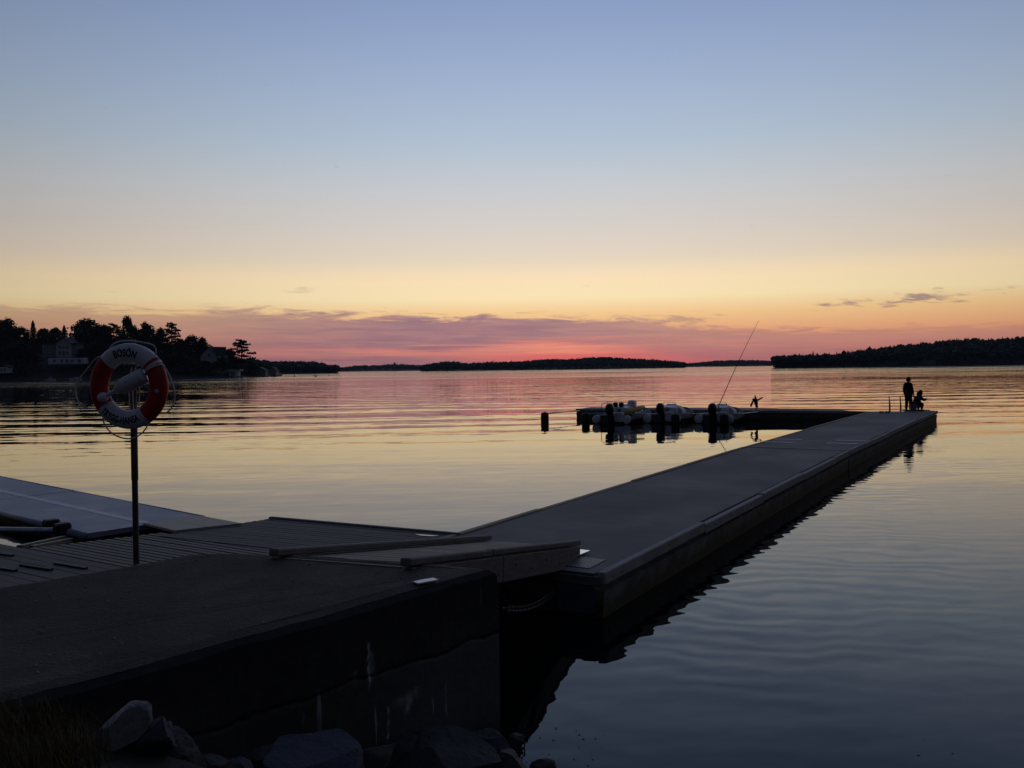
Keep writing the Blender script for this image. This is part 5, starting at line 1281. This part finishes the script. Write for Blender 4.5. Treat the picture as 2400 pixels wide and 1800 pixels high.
g = MB(); wallbox(g, -6, 19, 860, 874.5, Ds, 4.5); g.build('wall', WALLW, sh, world=True)
g = MB(); gable(g, -8, 21, 855.5, 860.5, Ds, 4.5, .4); g.build('roof', ROOFD, sh, world=True)
windows(sh, [(1, 5, 863, 870), (9, 14, 863, 870)], Ds)
for (px0, px1, y0, y1, yp, D_, mat, lab) in ((594, 621, 868, 881, 861, 530, WALLD, 'faint grey cottage on the point right of the lone pine'), (629, 647, 868, 880, 861, 575, WALLT, 'tan cottage at the tip of the point')):
    o = empty('cottage', UD((px0 + px1) / 2, y1, D_), 0, lab, 'house')
    g = MB(); wallbox(g, px0, px1, y0, y1, D_, 7); pediment(g, px0, px1, yp + 1, y0, D_, 7); g.build('wall', mat, o, world=True)
    g = MB(); gable(g, px0 - 1, px1 + 1, yp, y0 + .5, D_, 7, .4); g.build('roof', ROOFD, o, world=True)
    windows(o, [(px0 + 4, px0 + 8, y0 + 2, y0 + 7), (px1 - 8, px1 - 4, y0 + 2, y0 + 7)], D_)
PIERM = surf('pale_pier_wood', (.30, .29, .28), .8, .2, .6)
for (px0, px1, y, D_, lab) in ((94, 192, 892, 448, 'long low wooden pier below the white villa'), (600, 622, 884, 520, 'short pier before the faint grey cottage'), (643, 660, 879.5, 570, 'tiny railed pier at the very tip of the point')):
    o = empty('pier', UD((px0 + px1) / 2, y, D_), 0, lab, 'pier'); a = UD(px0, y, D_); b_ = UD(px1, y, D_)
    g = MB(); g.box(((a.x + b_.x) / 2, D_ + 1.2, .62), (b_.x - a.x, 2.4, .22)); g.build('deck', PIERM, o, world=True)
    g = MB(); n = max(3, int((b_.x - a.x) / 2.5))
    for k_ in range(n + 1): g.tube([(a.x + .15 + (b_.x - a.x - .3) * k_ / n, D_ + .15, -.6), (a.x + .15 + (b_.x - a.x - .3) * k_ / n, D_ + .15, .52)], .11, 6)
    g.build('piles', BARK, o, world=True)
    if px0 == 643:
        g = MB(); 
        for k_ in range(4): g.tube([(a.x + .3 + (b_.x - a.x - .6) * k_ / 3, D_ + .3, .7), (a.x + .3 + (b_.x - a.x - .6) * k_ / 3, D_ + .3, 1.8)], .05, 6)
        g.tube([(a.x + .3, D_ + .3, 1.8), (b_.x - .3, D_ + .3, 1.8)], .05, 6); g.build('railing', WALLW, o, world=True)
def small_boat(px, D_, L_, label, rz=0.0, mat=None):
    p = UD(px, 890, D_); o = empty('small_boat', (p.x, D_, 0), rz, label, 'boat')
    g = MB(); secs = []
    for k_ in range(9):
        t = k_ / 8; x = (t - .5) * L_; wd = L_ * .17 * (1 - max(0, t - .45) ** 2 * 3.1); hh = L_ * (.12 + .06 * t * t)
        secs.append([g.bm.verts.new(v) for v in ((x, -wd, hh), (x, -wd * .8, .0), (x, 0, -.15), (x, wd * .8, .0), (x, wd, hh))])
    for A, B in zip(secs, secs[1:]):
        for j in range(4): g.face([A[j], B[j], B[j + 1], A[j + 1]])
        g.face([A[4], B[4], B[0], A[0]])
    g.face(secs[0]); g.build('hull', mat or WALLW, o)
    g = MB(); g.box((-.05 * L_, 0, L_ * .2), (L_ * .3, L_ * .22, L_ * .13), None, .1); g.build('cabin', WALLG, o)
    g = MB(); g.box((-.52 * L_, 0, L_ * .12), (.3, .3, .9), None, .08); g.build('outboard_engine', ENGBLK, o)
small_boat(118, 444, 5.5, 'small pale motorboat at the left end of the pier below the villa')
small_boat(176, 446, 6.0, 'small pale motorboat at the right end of the pier below the villa', 3.1)
small_boat(622, 545, 5.5, 'white motorboat moored before the cottages on the point')
small_boat(1203, 1250, 6.0, 'tiny dark motorboat far out before the wooded island', 0, WALLD)
for px, y, s_, lab in ((690, 882.5, .5, 'lone dark buoy nearest the point'), (736, 880.5, .42, 'small dark buoy left in the cluster of three'), (740, 883.5, .52, 'darkest buoy, lowest in the cluster of three'), (741, 880, .38, 'faint buoy at the back of the cluster of three'), (771, 879.5, .45, 'faint buoy farthest out from the point')):
    D_ = CAMZ * F / max(6.0, (y - horizon(px))); p = UD(px, y, D_); o = empty('mooring_buoy', (p.x, D_, 0), 0, lab, 'buoy', 'mooring buoys off the point')
    g = MB(); g.lathe([(s_ * math.sin(t), -s_ * math.cos(t) + .15) for t in [R(8 + 16.4 * k_) for k_ in range(11)]], 12); g.tube([(0, 0, s_), (0, 0, s_ + .35)], .06, 6); g.build('ball', BLACKRUB, o, smooth=True)
# tower on the far ridge
tp = UD(925, 853, 2680); o = empty('water_tower', (tp.x, 2680, tp.z - 14), 0, 'tiny dark tower rising above the far ridge', 'tower')
g = MB(); g.lathe([(1.8, 0), (1.6, 13), (3.0, 14.5), (3.0, 17.5), (.8, 19)], 12); g.build('shaft', WALLD, o)
# ------------------------------------------------------------------ evening air
g = MB(); g.box((0, 2350, 29), (8200, 5100, 72))
mt = bpy.data.materials.new('evening_haze'); mt.use_nodes = True; nt = NT(mt.node_tree); mt.node_tree.nodes.clear()
pv = nt.new('ShaderNodeVolumePrincipled'); pv.inputs['Color'].default_value = (.62, .80, 1.0, 1); pv.inputs['Density'].default_value = .00006; pv.inputs['Anisotropy'].default_value = 0.0
ou = nt.new('ShaderNodeOutputMaterial'); nt.l.new(pv.outputs[0], ou.inputs['Volume'])
tag(g.build('haze', mt), 'thin evening air over the lake', kind='stuff')
cy.volume_bounces = 0
